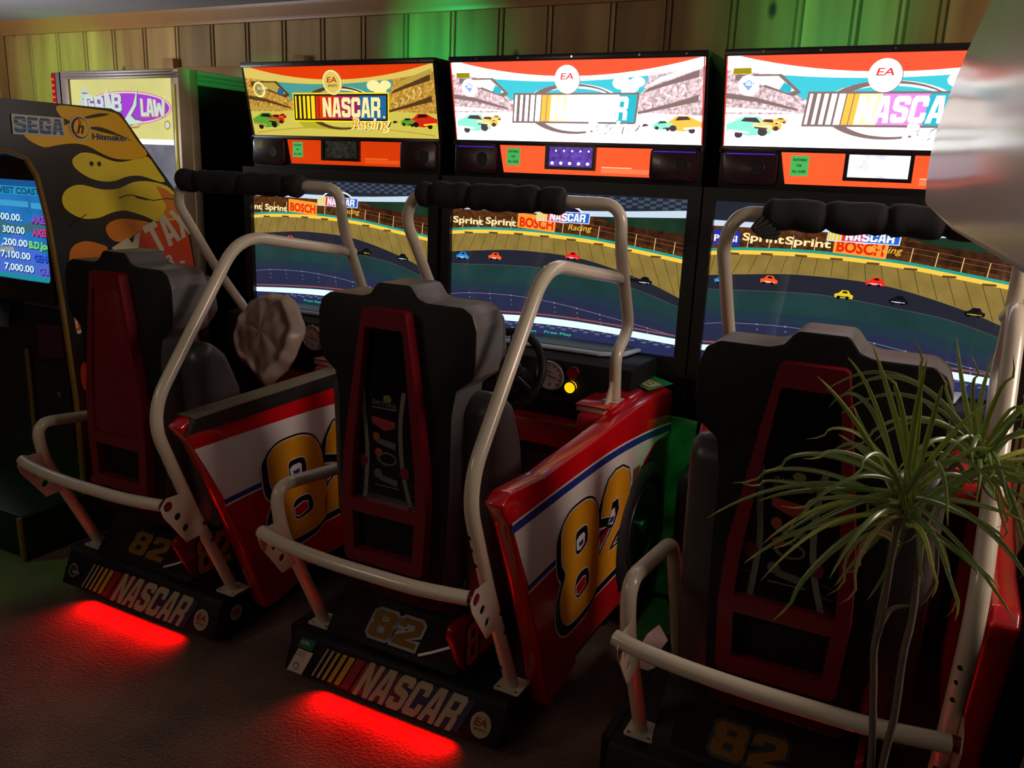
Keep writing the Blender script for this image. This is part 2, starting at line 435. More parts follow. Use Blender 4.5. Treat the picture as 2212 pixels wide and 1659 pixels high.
    fin = smooth2([(-1.150, .30), (-1.165, .345), (-1.14, .365), (-1.03, .352), (-.90, .25), (-.875, .195), (-.93, .172), (-1.07, .172)], 3)
    m.prism(fin, 'x', .742, .760, RED if False else mat('quarter_red', (150, 12, 32), .25, noise=.08, coat=.3), .004)
    q = m.build('quarter_panel', root)
    a = Art(lambda u, v, h: (.7605+h, u, v)); a.block('82', -1.075, .190, .135, .155, INK, 1, .0, grow=.008); a.block('82', -1.075, .190, .135, .155, GOLD, 2, .0)
    a.build('quarter_number', q)
    # ---- seat
    half = [(.050, 1.320), (.060, 1.312), (.078, 1.288), (.105, 1.279), (.215, 1.279), (.243, 1.262), (.257, 1.225), (.258, 1.14), (.248, 1.092), (.200, 1.055), (.188, .98), (.187, .80), (.180, .60), (.168, .46), (.150, .40)]
    outl = [(CX-a, z) for a, z in half][::-1]+[(CX+a, z) for a, z in half]
    m = MB(); m.prism(outl, 'y', -1.165, -1.015, mat('seat_rim_vinyl', (92, 90, 90), .4, noise=.1, nscale=60), .014, 3)
    kb = m._m(BLKM)
    for i_, f_ in enumerate(m.f):
        a_, b_, c_ = (Vector(m.v[q]) for q in f_[:3]); n_ = (b_-a_).cross(c_-a_)
        if n_.length > 0 and n_.normalized().y < -.55: m.mi[i_] = kb
    seat = m.build('seat_back', root)
    for s in (-1, 1):      # padded head wings facing forward
        m = MB(); m.prism([(CX+s*.10, 1.255), (CX+s*.235, 1.245), (CX+s*.250, 1.13), (CX+s*.19, 1.06), (CX+s*.12, 1.04)][::s], 'y', -1.02, -.96, GRYV, .02, 3); m.build('headrest_pad', seat, 'grey vinyl head wing')
    bol = [(-1.10, 1.0), (-1.04, 1.045), (-.96, .99), (-.90, .86), (-.87, .68), (-.80, .52), (-.66, .44), (-.66, .33), (-1.02, .35), (-1.08, .6)]
    for s in (-1, 1): m = MB(); m.prism(bol, 'x', CX+s*.160, CX+s*.280, GRYV, .05, 5); m.build('side_bolster', seat, 'grey vinyl side bolster')
    m = MB(); m.box(CX-.18, CX+.18, -1.05, -.6, .31, .42, BLKM, .04, 3); m.build('seat_cushion', root)
    # red frame on the seat back
    fh = [(.060, 1.256), (.070, 1.25), (.092, 1.12), (.118, .95), (.136, .83), (.143, .69), (.134, .525), (.124, .512)]
    FO = [(CX-.006-a, z) for a, z in fh][::-1]+[(CX-.006+a, z) for a, z in fh]
    wh = [(.056, 1.203), (.062, 1.195), (.078, 1.06), (.094, .92), (.106, .80), (.110, .705)]
    FW = [(CX-.006-a, z) for a, z in wh][::-1]+[(CX-.006+a, z) for a, z in wh]
    FL = [(CX-.006-.106, .665), (CX-.006+.106, .665), (CX-.006+.100, .55), (CX-.006-.100, .55)]
    m = MB(); m.prism(FO, 'y', -1.203, -1.166, REDD, holes=[FW, FL]); frame = m.build('seat_frame', seat)
    m = MB(); m.prism([(CX-.112, .67), (CX+.1, .67), (CX+.094, .545), (CX-.106, .545)], 'y', -1.172, -1.164, BLKM); m.build('lower_seat_panel', seat)
    # ---- cage
    R = .0195
    m = MB(); m.tube(fillet([(.905, -1.055, .172), (.905, -1.225, .55), (.905, -1.352, .872), (.905, -.965, 1.388), (.922, -.395, 1.298)], [0, .15, .11, .11, 0], 9), R, CREAM)
    bar = m.build('roll_bar', root)
    def plate(x, y, par):
        q = .041; m = MB(); m.prism(rrect(x-q, x+q, y-q, y+q, .006), 'z', .169, .174, CREAM, holes=[ell(x-.028, y+.028, .0062, .0062, 14), ell(x+.028, y-.028, .0062, .0062, 14), ell(x-.028, y-.028, .0062, .0062, 14)]); m.build('mounting_plate', par)
    plate(.905, -1.055, bar)
    for z, y in ((.735, -1.298), (.694, -1.281), (.644, -1.262), (.50, -1.203), (.42, -1.168), (.26, -1.095)):
        m = MB(); m.cyl((.905-.006, y-R*.96, z), (.1, -.93, -.3), .0062, .004, CREAMD, 12); m.build('bolt_hole', bar)
    for z, y in ((.47, -1.188), (.40, -1.158)): m = MB(); m.cyl((.9248, y+.004, z), (1, 0, 0), .006, .003, CREAMD, 12); m.build('bolt_hole', bar)
    m = MB(); m.cyl((.944, -.385, 1.297), (1, 0, 0), .007, .03, BLKG); m.build('bolt', bar)
    hp = fillet([(.185, -.19, .93), (.185, -.385, 1.17), (.183, -.60, 1.48), (.183, -.585, 1.535), (.5, -.515, 1.538), (.93, -.50, 1.535), (.93, -.475, 1.40), (.93, -.335, 1.12), (.93, -.445, 1.055), (.93, -.425, .905)],
                [0, .1, .02, .09, .2, .12, .08, .05, .04, 0], 9)
    hp = fillet([(.185, -.19, .93), (.185, -.385, 1.17), (.185, -.575, 1.452), (.22, -.575, 1.537), (.5, -.52, 1.538), (.925, -.475, 1.537), (.93, -.47, 1.40), (.93, -.335, 1.13), (.93, -.445, 1.055), (.93, -.425, .905)],
                [0, .1, .075, .06, .2, .13, .08, .05, .04, 0], 9)
    m = MB(); m.tube(hp, R, CREAM); hoop = m.build('front_hoop', root)
    m = MB(); m.prism([(-.50, .895), (-.455, .965), (-.43, .965), (-.405, .895)], 'x', .922, .928, CREAM)
    m.cyl((.92, -.465, .915), (1, 0, 0), .006, .006, CREAMD, 12); m.cyl((.92, -.445, .94), (1, 0, 0), .006, .006, CREAMD, 12)
    m.box(.895, .952, -.46, -.39, .895, .899, CREAM, .0015)
    m.build('hoop_foot', hoop)
    m = MB(); m.tube(fillet([(.21, -1.055, .172), (.21, -1.245, .57), (.21, -1.262, .705), (.21, -.905, .668), (.21, -.70, .172)], [0, .12, .085, .07, 0], 9), R, CREAM)
    rail = m.build('side_rail', root)
    plate(.215, -1.055, rail); plate(.215, -.70, rail)
    m = MB(); m.tube(smooth2([(.206, -1.318, .583), (.258, -1.330, .579), (.374, -1.345, .576), (.5, -1.353, .575), (.62, -1.354, .575), (.765, -1.350, .575), (.905, -1.326, .575)], 4, False), R, CREAM)
    xb = m.build('cross_bar', root)
    for x0 in (.922, .222):
        m = MB(); m.prism([(-1.350, .575), (-1.325, .602), (-1.255, .60), (-1.18, .438), (-1.258, .432), (-1.340, .545)], 'x', x0, x0+.003, CREAM,
            holes=[ell(cy, cz, rr, rr, 18) for cy, cz, rr in ((-1.321, .574, .0165), (-1.287, .530, .0125), (-1.258, .482, .0125))]); m.build('end_bracket', xb)
    m = MB(); m.cyl((.905, -1.321, .574), (1, 0, 0), .0160, .036, REDD, 20); m.build('end_cap', xb, 'dark red tube end')
    # ---- door panel
    warp = lambda x, y, z: (x+(xo(y)-.984) if x > .95 else x, y, z)
    body = [(-.985, .085), (-1.07, .33), (-1.16, .55), (-1.262, .765), (-1.315, .835), (-1.27, .858), (-1.08, .845), (-.72, .86), (-.42, .878), (-.10, .885), (-.03, .86), (-.01, .78), (-.01, .14), (-.33, .13), (-.45, .165), (-.80, .165), (-.80, .125), (-.94, .085)]
    m = MB(); m.prism(body, 'x', .929, .984, RED, .010, 3, warp=warp)
    door = m.build('side_panel', root)
    m = MB(); m.prism([(-.56, .80), (-.55, .868), (-.42, .893), (-.10, .89), (-.02, .86), (-.0, .78)], 'x', .845, .965, RED, .018, 3)
    m.box(.838, .935, -.533, -.42, .872, .890, CREAM, .002); m.box(.835, .96, -.537, -.36, .890, .896, RED, .002)
    m.build('fender_top', door)
    m = MB(); m.prism([(-.36, .15), (-.38, .60), (-.36, .66), (-.14, .70), (-.03, .66), (-.03, .15)], 'x', .06, .20, BLKM, .03, 3)
    m.build('left_fender', root)
    m = MB(); m.prism([(-.80, .42), (-.80, .90), (-.755, .985), (-.66, .90), (-.64, .42)], 'x', .218, .262, RED, .012, 3); m.build('seat_side_shield', root)
    # wheel
    c = Vector((.962, -.27, .40)); m = MB(); m.torus((1.0, -.27, .40), (1, 0, 0), .205, .042, mat('tyre_rubber', (16, 16, 17), .7, noise=.2, nscale=50), 48, 12, .6)
    wh2 = m.build('front_wheel', root)
    m = MB(); m.cyl((1.0, -.27, .40), (1, 0, 0), .165, .02, mat('wheel_rim_dark', (30, 32, 32), .35, .4)); m.torus((1.012, -.27, .40), (1, 0, 0), .15, .006, mat('rim_edge', (70, 76, 74), .3, .6)); m.cyl((1.014, -.27, .40), (1, 0, 0), .03, .02, mat('hub_metal', (120, 120, 120), .3, .8))
    m.build('wheel_rim', wh2)
    return root

def roundlogo(a, cx, cy, r, m1, m2, lay):
    a.poly(ell(cx, cy, r, r), m1, lay); a.poly(ell(cx, cy, r*.86, r*.86), m2, lay+1)

# ------------------------------------------------------------------ marquee artwork
def marquee(root, k):
    """lit front print. machine 0 has a dim yellowed lamp, 1 and 2 are much brighter"""
    W, H0, H1 = 1.016, 1.742, 2.028; H = H1-H0
    U = lambda u: u*W
    V = lambda v: H0+v*H
    P = lambda l: [(U(u), V(v)) for u, v in l]
    b = k > 0; n = 'bright' if b else 'dim'
    def G(nm, dim, bright, e0=1.0, e1=1.9, **kw): return glow(nm+'_'+n, bright if b else dim, e1 if b else e0, **kw)
    cream = G('print_cream', (226, 200, 96), (255, 252, 246), 1.0, 3.2, rough=.2)
    cream2 = G('print_cream_shade', (196, 168, 70), (222, 214, 210), .9, 1.6)
    red = G('print_orange_red', (232, 62, 10), (255, 78, 48), 1.0, 1.5)
    sky = G('print_sky', (76, 158, 150), (70, 206, 222), 1., 1.1)
    sky2 = G('print_sky_pale', (150, 190, 150), (214, 250, 250), 1., 2.)
    dark = G('print_umber', (96, 66, 34), (150, 124, 120), .8, .95)
    dark2 = G('print_ink', (44, 30, 20), (92, 74, 84), .6, .8)
    stand = G('print_crowd', (206, 156, 62), (226, 196, 200), .9, 1.15, tex=.6, tscale=90)
    road = G('print_road', (214, 198, 84), (255, 255, 255), 1., 3.2)
    yel = G('print_yellow', (244, 216, 30), (255, 255, 240), 1.1, 2.4)
    rd2 = G('print_red', (214, 40, 20), (255, 160, 60), 1., 1.9)
    pur = G('print_magenta', (180, 40, 90), (240, 150, 236), 1., 1.1)
    blu = G('print_blue', (36, 104, 150), (50, 196, 216), 1., 1.05)
    whi = G('print_white', (244, 232, 160), (255, 255, 255), 1.1, 3.4)
    gr = G('print_green', (92, 160, 50), (130, 226, 190), 1., 1.5)
    a = Art(marq_map, .0006)
    a.poly(P([(0, 0), (1, 0), (1, 1), (0, 1)]), cream, 0)
    arc = lambda u0, v0, u1, v1, dip, n=16: [(u0+(u1-u0)*i/n, v0+(v1-v0)*i/n-dip*4*(i/n)*(1-i/n)) for i in range(n+1)]
    a.poly(P(arc(.04, 1.0, .985, 1.0, .19)+[(.985, 1), (.04, 1)]), red, 1)
    # stadium interior below the cream rim
    rim = arc(0, .86, 1, .9, .13)
    a.poly(P(rim+[(1, .30), (.8, .36), (.5, .40), (.2, .36), (0, .34)]), stand, 1)
    a.poly(P([(.17, .80)]+[p for p in rim if .17 < p[0] < .80]+[(.80, .80), (.78, .62), (.7, .46), (.30, .46), (.2, .62)]), sky, 2)
    a.poly(P([(.24, .50), (.40, .58), (.60, .58), (.74, .50), (.7, .42), (.3, .42)]), sky2, 3)
    for cx, cy, r in ((.70, .72, .035), (.735, .67, .03), (.76, .73, .028), (.72, .62, .022)): a.poly(P(ell(cx, cy, r, r*2.2, 12)), whi, 3)
    a.poly(P([(.03, .80), (.18, .80), (.245, .60), (.22, .56), (.09, .70), (.03, .74)]), dark, 3)
    a.poly(P([(.05, .78), (.17, .78), (.225, .62), (.20, .60), (.10, .72)]), cream2, 4)
    a.poly(P([(.175, .63), (.21, .59), (.215, .66), (.19, .71)]), blu, 5)
    a.poly(P([(.0, .60), (.10, .55), (.24, .42), (.24, .40), (.10, .50), (.0, .54)]), dark, 4)
    a.poly(P([(.0, .44), (.12, .42), (.24, .38), (.0, .38)]), cream2, 4)
    a.poly(P([(.98, .86), (.80, .66), (.78, .60), (.86, .68), (.98, .78)]), dark, 3)
    a.poly(P([(.99, .94), (.84, .78), (.78, .66), (.82, .70), (.99, .88)]), cream2, 3)
    a.poly(P([(.98, .58), (.88, .48), (.76, .38), (.76, .35), (.98, .50)]), dark, 4)
    for i in range(5): a.line(P([(.80+.03*i, .42+.04*i), (.812+.03*i, .47+.045*i), (.80+.03*i, .50+.05*i)]), .003, whi, 5)
    a.poly(P([(0, 0), (1, 0), (1, .34), (.84, .36), (.7, .38), (.3, .38), (.15, .36), (0, .36)]), road, 3)
    a.poly(P([(.24, .30), (.34, .34), (.46, .10), (.30, .12)]), G('print_grass', (178, 176, 40), (250, 252, 244), 1., 2.6), 4)
    a.poly(P(arc(.02, .03, .98, .03, -.10)+[(.98, .055), (.02, .055)][:0]+[(.98, .045)]+arc(.98, .045, .02, .045, -.10)), cream2, 4)
    # cars
    def car(cx, cy, s, c1, c2, f=1):
        a.poly(P([(cx+f*x*s, cy+y*s*2.6) for x, y in [(-.075, -.018), (-.078, .01), (-.045, .028), (-.02, .045), (.03, .045), (.055, .02), (.075, .008), (.072, -.03), (0, -.04)]][::f]), c1, 6)
        a.poly(P([(cx+f*x*s, cy+y*s*2.6) for x, y in [(-.03, .024), (-.016, .040), (.022, .040), (.038, .018)]][::f]), dark2, 7)
        a.poly(P(ell(cx+f*.045*s, cy-.06*s, .016*s, .045*s, 12)), dark2, 7); a.poly(P(ell(cx-f*.035*s, cy-.09*s, .014*s, .04*s, 12)), dark2, 7)
        a.poly(P([(cx+f*x*s, cy+y*s*2.6) for x, y in [(-.07, -.012), (.0, -.02), (.0, -.03), (-.07, -.022)]][::f]), c2, 7)
    car(.085, .22, 1.0, gr, cream2); car(.145, .24, .62, rd2, dark2); car(.185, .29, .3, rd2, yel)
    car(.855, .22, .5, gr, dark2, -1); car(.930, .24, .85, rd2, yel, -1); car(.79, .22, .16, dark2, yel, -1)
    # globe badge upper left
    a.poly(P(ell(.075, .68, .034, .115, 24)), whi, 6); a.poly(P(ell(.075, .68, .026, .088, 24)), G('print_badge', (180, 150, 60), (238, 240, 248), 1, 2), 7)
    a.poly(P([(.055, .70), (.075, .62), (.095, .70), (.075, .74)]), G('print_badge_blue', (120, 130, 90), (120, 150, 220), 1, 1.6), 8)
    a.text('GLOBAL', U(.066), V(.68), .012, whi, 9, .062, .03); a.text('VR', U(.09), V(.60), .012, whi, 9, .02, .03)
    # swoosh rings
    ring = lambda cx, cy, rx, ry, w0, w1, a0, a1, n=30: [(cx+(rx+0)*math.cos(a0+(a1-a0)*i/n), cy+ry*math.sin(a0+(a1-a0)*i/n)) for i in range(n+1)]+[(cx+(rx-(w0+(w1-w0)*(1-i/n)))*math.cos(a0+(a1-a0)*(1-i/n)), cy+(ry-(w0+(w1-w0)*(1-i/n))*1.6)*math.sin(a0+(a1-a0)*(1-i/n))) for i in range(n+1)]
    a.poly(P([(.51+.205*math.cos(t/20*PI), .42+.30*math.sin(t/20*PI)) for t in range(21)]+[(.51-.19*math.cos(t/20*PI), .42+.245*math.sin(t/20*PI)) for t in range(21)]), whi, 4)
    a.poly(P(ring(.505, .42, .195, .30, .005, .045, PI*.14, PI*.98)), dark, 5)
    a.poly(P(ring(.505, .44, .195, .34, .045, .004, PI*1.02, PI*1.80)), dark, 5)
    # logo block: slanted box with stripes and lettering
    z0, z1, x0, x1, sh = 1.812, 1.912, .262, .762, .14
    if b:
        a.poly(dilate([(x0, z0), (x1, z0), (x1+sh*(z1-z0), z1), (x0+sh*(z1-z0), z1)], .004), dark, 7)
    else:
        a.poly(dilate([(x0, z0), (x1, z0), (x1+sh*(z1-z0), z1), (x0+sh*(z1-z0), z1)], .010), yel, 6)
        a.poly(dilate([(x0, z0), (x1, z0), (x1+sh*(z1-z0), z1), (x0+sh*(z1-z0), z1)], .004), dark2, 7)
    if b: a.rect(x0+.001, x0+.12, z0+.001, z1-.001, dark, 7.5, sh)
    x = x0+.004; zz0, zz1 = z0+.003, z1-.003
    for i, w in enumerate((.009, .011, .013, .016, .020)):
        a.rect(x, x+w, zz0, zz1, yel if (not b) else whi, 8, sh); x += w+(.0135-.002*i)
    a.rect(x-.001, x+.018, zz0, zz1, rd2, 8, sh); a.rect(x+.021, x+.036, zz0, zz1, red if not b else rd2, 8, sh)
    xs = x+.036
    cols = [rd2 if not b else G('print_peach', (1, 1, 1), (255, 226, 150), 1, 2.2), pur, pur if b else G('print_plum', (150, 36, 96), (1, 1, 1), 1., 1), blu, blu]
    if k == 1: cols = [G('print_peach', (1, 1, 1), (255, 226, 150), 1, 2.2), G('print_palelilac', (1, 1, 1), (255, 244, 252), 1, 3), G('print_palewash', (1, 1, 1), (250, 254, 255), 1, 3), G('print_paleaqua', (1, 1, 1), (190, 240, 244), 1, 2.4), blu]
    for i, c in enumerate(cols):
        w = (x1-.003-xs)/5; a.rect(xs+w*i, xs+w*(i+1), zz0, zz1, c, 8, sh)
    a.block('NASCAR', xs+.004, z0+.010, z1-z0-.02, x1-xs-.036, whi, 10, sh, .07)
    if not b: a.poly(ell(x1-.012, z0+.012, .005, .005, 12), whi, 10)
    # script under the logo
    s1 = G('print_script_edge', (250, 240, 170), (255, 255, 255), 1.1, 3.2); s2 = G('print_script', (226, 168, 10), (240, 226, 190), 1., 2.0); s3 = dark2
    a.text('Racing', .575, 1.772, .044, s3 if not b else dark, 9, .20, .02, .35, .02); a.text('Racing', .570, 1.775, .044, s1, 10, .20, .05, .35, .02); a.text('Racing', .572, 1.776, .042, s2, 11, .19, .005, .35, .02)
    # round badge on top
    a.poly(ell(.500, 1.9615, .052, .050, 40), dark if b else cream2, 11); a.poly(ell(.499, 1.962, .050, .049, 40), whi, 12)
    a.text('EA', .472, 1.962, .022, G('print_badge_red', (190, 40, 20), (226, 60, 60), 1, 1.2), 14, .054, .02, .25)
    if not b: a.poly(ell(.499, 1.962, .044, .043, 40), cream, 13); a.text('SPORTS', .476, 1.944, .010, dark, 14, .050, .03)
    a.build('marquee_print', root, 'dim yellowish lit marquee print' if k == 0 else 'bright white lit marquee print')
    # red panel below
    f = front_map(.049); a = Art(f, .0007)
    rp = G('lower_panel', (226, 62, 8), (255, 84, 40), .95, 1.35, tex=.18, tscale=4)
    a.poly([(.200, 1.738)]+[(.2+.63*i/12, 1.738+.004*math.sin(PI*i/12)) for i in range(1, 12)]+[(.83, 1.738), (.845, 1.70), (.842, 1.622), (.225, 1.620), (.216, 1.66)], rp, 0)
    a.rect(.64, .76, 1.650, 1.654, G('lp_line', (250, 120, 40), (255, 170, 130), 1, 1.6), 1); a.rect(.64, .83, 1.632, 1.648, G('lp_box', (236, 84, 26), (255, 110, 70), 1, 1.5), 1)
    a.build('lower_print', root)
    # digital display window in the red panel
    m = MB(); dk = mat('display_frame', (20, 10, 12), .3)
    m.prism([(.410, 1.728), (.618, 1.728), (.618, 1.638), (.410, 1.638)], 'y', .034, .048, dk, holes=[[(.422, 1.722), (.606, 1.722), (.606, 1.650), (.422, 1.650)]])
    win = m.build('display_window', root)
    a = Art(front_map(.047), .0007)
    a.rect(.42, .608, 1.648, 1.724, [glow('window_dim', (40, 40, 34), .8, tex=.8, tscale=50), glow('window_violet', (96, 66, 168), 1., tex=.5, tscale=40), glow('window_white', (214, 214, 240), 1.6, tex=.5, tscale=14)][k], 0)
    led = glow('led_violet', (200, 180, 255), 3.0)
    if k == 1:
        for i in range(5):
            a.poly(ell(.436+i*.037, 1.662, .007, .006, 12), led, 1); a.poly(ell(.45+i*.034, 1.708, .004, .004, 10), led, 1)
    a.build('display_glow', win)
    m = MB(); a = Art(front_map(.0475), .0007)
    a.rect(.238, .296, 1.648, 1.714, STK_Y if False else STK_G, 3); bd = mat('sticker_text', (20, 90, 40), .5)
    for i, t in enumerate(('SUITABLE', 'FOR', 'ALL AGES')): a.text(t, .267-len(t)*.0028, 1.697-.019*i, .008, bd, 4, len(t)*.0056, .03)
    a.build('rating_sticker', root, 'green sticker reading suitable for all ages')
    if b:
        a = Art(marq_map, .0006); a.rect(.025, .085, 1.972, 1.990, STK_Y, 16); a.build('yellow_sticker', root)
        for x0, x1 in ((.02, .185), (.845, 1.0)): m = MB(); m.box(x0, x1, .030, .036, 1.713, 1.717, glow('led_strip_violet', (70, 50, 190), .8), .0015); m.build('violet_light_strip', root)
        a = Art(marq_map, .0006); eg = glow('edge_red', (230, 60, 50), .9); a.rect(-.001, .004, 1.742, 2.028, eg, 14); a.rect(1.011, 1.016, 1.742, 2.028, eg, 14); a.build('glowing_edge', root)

# ------------------------------------------------------------------ monitor picture
def cr(pts, x):
    for i in range(len(pts)-1):
        if pts[i][0] <= x <= pts[i+1][0]:
            t = (x-pts[i][0])/(pts[i+1][0]-pts[i][0]); return pts[i][1]+(pts[i+1][1]-pts[i][1])*t
    return pts[-1][1] if x > pts[-1][0] else pts[0][1]
def screen(root, k):
    m = MB(); m.box(0, .992, .036, .06, .97, 1.555, BLKG); mon = m.build('monitor', root)
    a = Art(front_map(.0355), .0004)
    E = lambda n, c, e=1.0, **kw: glow('px_'+n, c, e, rough=.06, base=(.01, .01, .012), **kw)
    X = [i*.992/30 for i in range(31)]
    top = [(x, 1.553) for x in (0, .992)]
    def curve(p): 
        s = smooth2(p, 5, False); return [(x, cr(s, x)) for x in X]
    def band(c0, c1, m_, l): a.poly(c1+c0[::-1], m_, l)
    flat = lambda z: [(x, z) for x in X]
    wb0 = curve([(0, 1.466), (.25, 1.468), (.62, 1.470), (.992, 1.486)]); wb1 = curve([(0, 1.486), (.25, 1.486), (.62, 1.490), (.992, 1.512)])
    tt = curve([(0, 1.386), (.12, 1.398), (.33, 1.405), (.5, 1.400), (.65, 1.390), (.8, 1.371), (.992, 1.346)])
    ty = [(x, z-.010) for x, z in tt]; yb = [(x, z-.024) for x, z in tt]
    tb = curve([(0, 1.290), (.15, 1.306), (.3, 1.318), (.5, 1.315), (.65, 1.296), (.85, 1.245), (.992, 1.192)])
    ln = curve([(0, 1.240), (.2, 1.252), (.4, 1.258), (.6, 1.240), (.8, 1.215), (.992, 1.160)])
    gb = curve([(0, 1.165), (.4, 1.178), (.7, 1.165), (.992, 1.112)])
    bt = curve([(0, 1.034), (.2, 1.049), (.42, 1.060), (.65, 1.058), (.992, 1.041)]); bb = curve([(0, 1.013), (.2, 1.025), (.42, 1.033), (.65, 1.033), (.992, 1.018)])
    band(wb1, flat(1.553), E('slate', (40, 46, 58), .8), 0)
    # chequer at the top right
    ch = E('chequer', (78, 88, 108), .8)
    for r in range(4):
        for c in range(26):
            if (r+c) % 2: continue
            x0 = .40+c*.0235; z1 = 1.549-r*.0098-.010*max(0, (.8-x0)); a.poly([(x0, z1-.0095), (x0+.0225, z1-.0095), (x0+.0245, z1), (x0+.002, z1)], ch, 1)
    band(wb0, wb1, E('white_band', (206, 224, 242), 1.0), 2)
    band(tt, wb0, E('crowd', (92, 52, 26), .8, tex=.7, tscale=55), 0)
    a.poly([(.62, 1.470), (.992, 1.486), (.992, 1.425), (.80, 1.44), (.7, 1.45)], E('night_green', (34, 62, 44), .7, tex=.3, tscale=12), 1)
    a.poly([(.62, 1.455), (.7, 1.45), (.992, 1.425), (.992, 1.36), (.8, 1.385), (.66, 1.395)], E('crowd_dark', (66, 36, 22), .8, tex=.6, tscale=40), 1)
    for i in range(13): 
        x = .05+.075*i; z = cr(tt, x); a.line([(x, z), (x+.004, z+.045)], .0025, E('post_light', (246, 206, 130), 1.1), 4)
    for q in (.030, .046): a.line([(x, z+q) for x, z in tt[18:]], .0012, E('fence_line', (170, 110, 60), .8), 4)
    band(ty, tt, E('teal', (40, 160, 140), 1.0), 3); band(yb, ty, E('wall_yellow', (248, 196, 70), 1.15), 3)
    for i in range(8):
        x0 = .06+i*.115; z0 = cr(yb, x0+.02); a.rect(x0, x0+.04, z0-.001, z0+.006, E('wall_brown', (120, 80, 40), .7), 4)
    band(tb, yb, E('track_tan', (146, 122, 60), .95, tex=.12, tscale=20), 1)
    for i in range(20):
        x = .015+i*.050; fan = (x-.42)*.30; xb = min(.99, max(.001, x+fan*.35))
        a.line([(x, cr(yb, x)), (xb, cr(tb, xb)+.004)], .0016, E('track_line', (58, 46, 26), .6), 2)
    band(ln, tb, E('asphalt', (38, 40, 52), .9), 1)
    band([(x, z-.002) for x, z in ln], ln, E('lane_line', (96, 96, 96), .7), 2)
    band(gb, ln, E('infield', (34, 62, 62), .9, tex=.2, tscale=7), 1)
    a.poly([(x, z-.028-.01*x) for x, z in gb][::-1]+[(x, z+.002) for x, z in gb], E('infield_dark', (36, 56, 70), .9), 2)
    band(bt, gb, E('navy', (42, 46, 74), .95), 0)
    dl = curve([(0, 1.112), (.1, 1.126), (.3, 1.134), (.5, 1.122), (.7, 1.095), (.9, 1.065), (.992, 1.05)]); dt = E('fence_dot', (150, 152, 176), .9)
    a.poly([(x, z+.0007) for x, z in dl][::-1]+[(x, z-.0007) for x, z in dl], dt, 2)
    for i in range(9):
        x = .09+.098*i; z = cr(dl, x)
        for j in range(3): a.poly(ell(x+.003*j, z-.018*j, .0028-.0006*j, .0034-.0006*j, 8), dt, 3)
    a.poly([(x, z+.014) for x, z in bt][::-1]+[(x, z+.008) for x, z in bt], E('red_line', (150, 84, 84), .9), 2)
    band(bb, bt, E('white_bar', (206, 232, 246), 1.35), 4); band(flat(.972), bb, E('navy_low', (40, 46, 88), .95), 0)
    cg = E('chequer_low', (96, 100, 130), .9)
    for i in range(17):
        x = .18+i*.048; z = cr(bb, x); a.poly([(x, z-.016), (x+.02, z-.016), (x+.026, z-.008), (x+.006, z-.008)], cg, 2)
        if i % 1 == 0: a.poly([(x+.03, z-.009), (x+.048, z-.009), (x+.052, z-.002), (x+.034, z-.002)], cg, 2)
    a.text('Press Start', .295, .996, .009, E('prompt_green', (40, 200, 140), 1.), 3, .115, .02); a.text('Free Play', .445, .999, .009, E('prompt_green', (40, 200, 140), 1.), 3, .120, .02)
    # banners
    crm = E('banner_cream', (250, 222, 160), 1.2); org = E('banner_orange', (250, 150, 50), 1.1); rdl = E('banner_red', (222, 40, 10), 1.1); pb = E('banner_blue', (32, 52, 178), 1.0); wl = E('banner_white', (240, 240, 240), 1.1)
    sp = [[('nt', .006, 1.405, .045), ('Sprint', .072, 1.406, .134)], [('Sprint', .004, 1.411, .143), ('Sprint', .158, 1.415, .140)], [('Sprint', .106, 1.423, .142), ('Sprint', .252, 1.420, .150)]][k]
    for t, u, v, w in sp: a.text(t, u, v, .026, crm, 6, w, .025, 0, -.02)
    bo = [(.215, 1.398, 1.0), (.303, 1.403, 1.0), (.41, 1.397, 1.0)][k]
    x0, z0, _ = bo
    a.poly([(x0, z0+.006), (x0+.165, z0-.004), (x0+.168, z0+.054), (x0+.002, z0+.064)], org, 5); a.text('BOSCH', x0+.010, z0+.012, .036, rdl, 6, .148, .04, 0, -.04)
    if k == 2: a.rect(.004, .096, 1.400, 1.452, pb, 5); a.text('PEPSI', .006, 1.414, .022, wl, 6, .082, .03)
    # small logo, fixed on the picture
    lx, lz = .385, 1.440
    a.poly(ell(.50, 1.474, .085, .036, 30), wl, 7); a.poly(ell(.50, 1.473, .078, .030, 30), E('logo_dark', (30, 34, 60), .6), 8)
    a.rect(lx, .612, lz, lz+.042, E('logo_edge', (210, 220, 236), 1.1), 9, .1); x = lx+.003
    for i, w in enumerate((.005, .006, .008, .009)): a.rect(x, x+w, lz+.003, lz+.039, E('logo_yellow', (236, 200, 40), 1.1), 10, .1); x += w+.004
    a.rect(x, x+.012, lz+.003, lz+.039, E('logo_red', (226, 50, 40), 1.1), 10, .1); a.rect(x+.012, x+.075, lz+.003, lz+.039, E('logo_magenta', (196, 60, 130), 1.1), 10, .1); a.rect(x+.075, .608, lz+.003, lz+.039, E('logo_blue', (34, 96, 196), 1.1), 10, .1)
    a.block('NASCAR', x+.012, lz+.006, .030, .150, wl, 12, .1, .06)
    a.poly(ell(.50, 1.505, .021, .023, 24), wl, 11); a.text('EA', .489, 1.501, .011, rdl, 12, .022, .02, .2)
    a.text('Racing', .525, 1.414, .022, E('logo_script', (226, 170, 60), 1.1), 12, .095, .01, .3, .0)
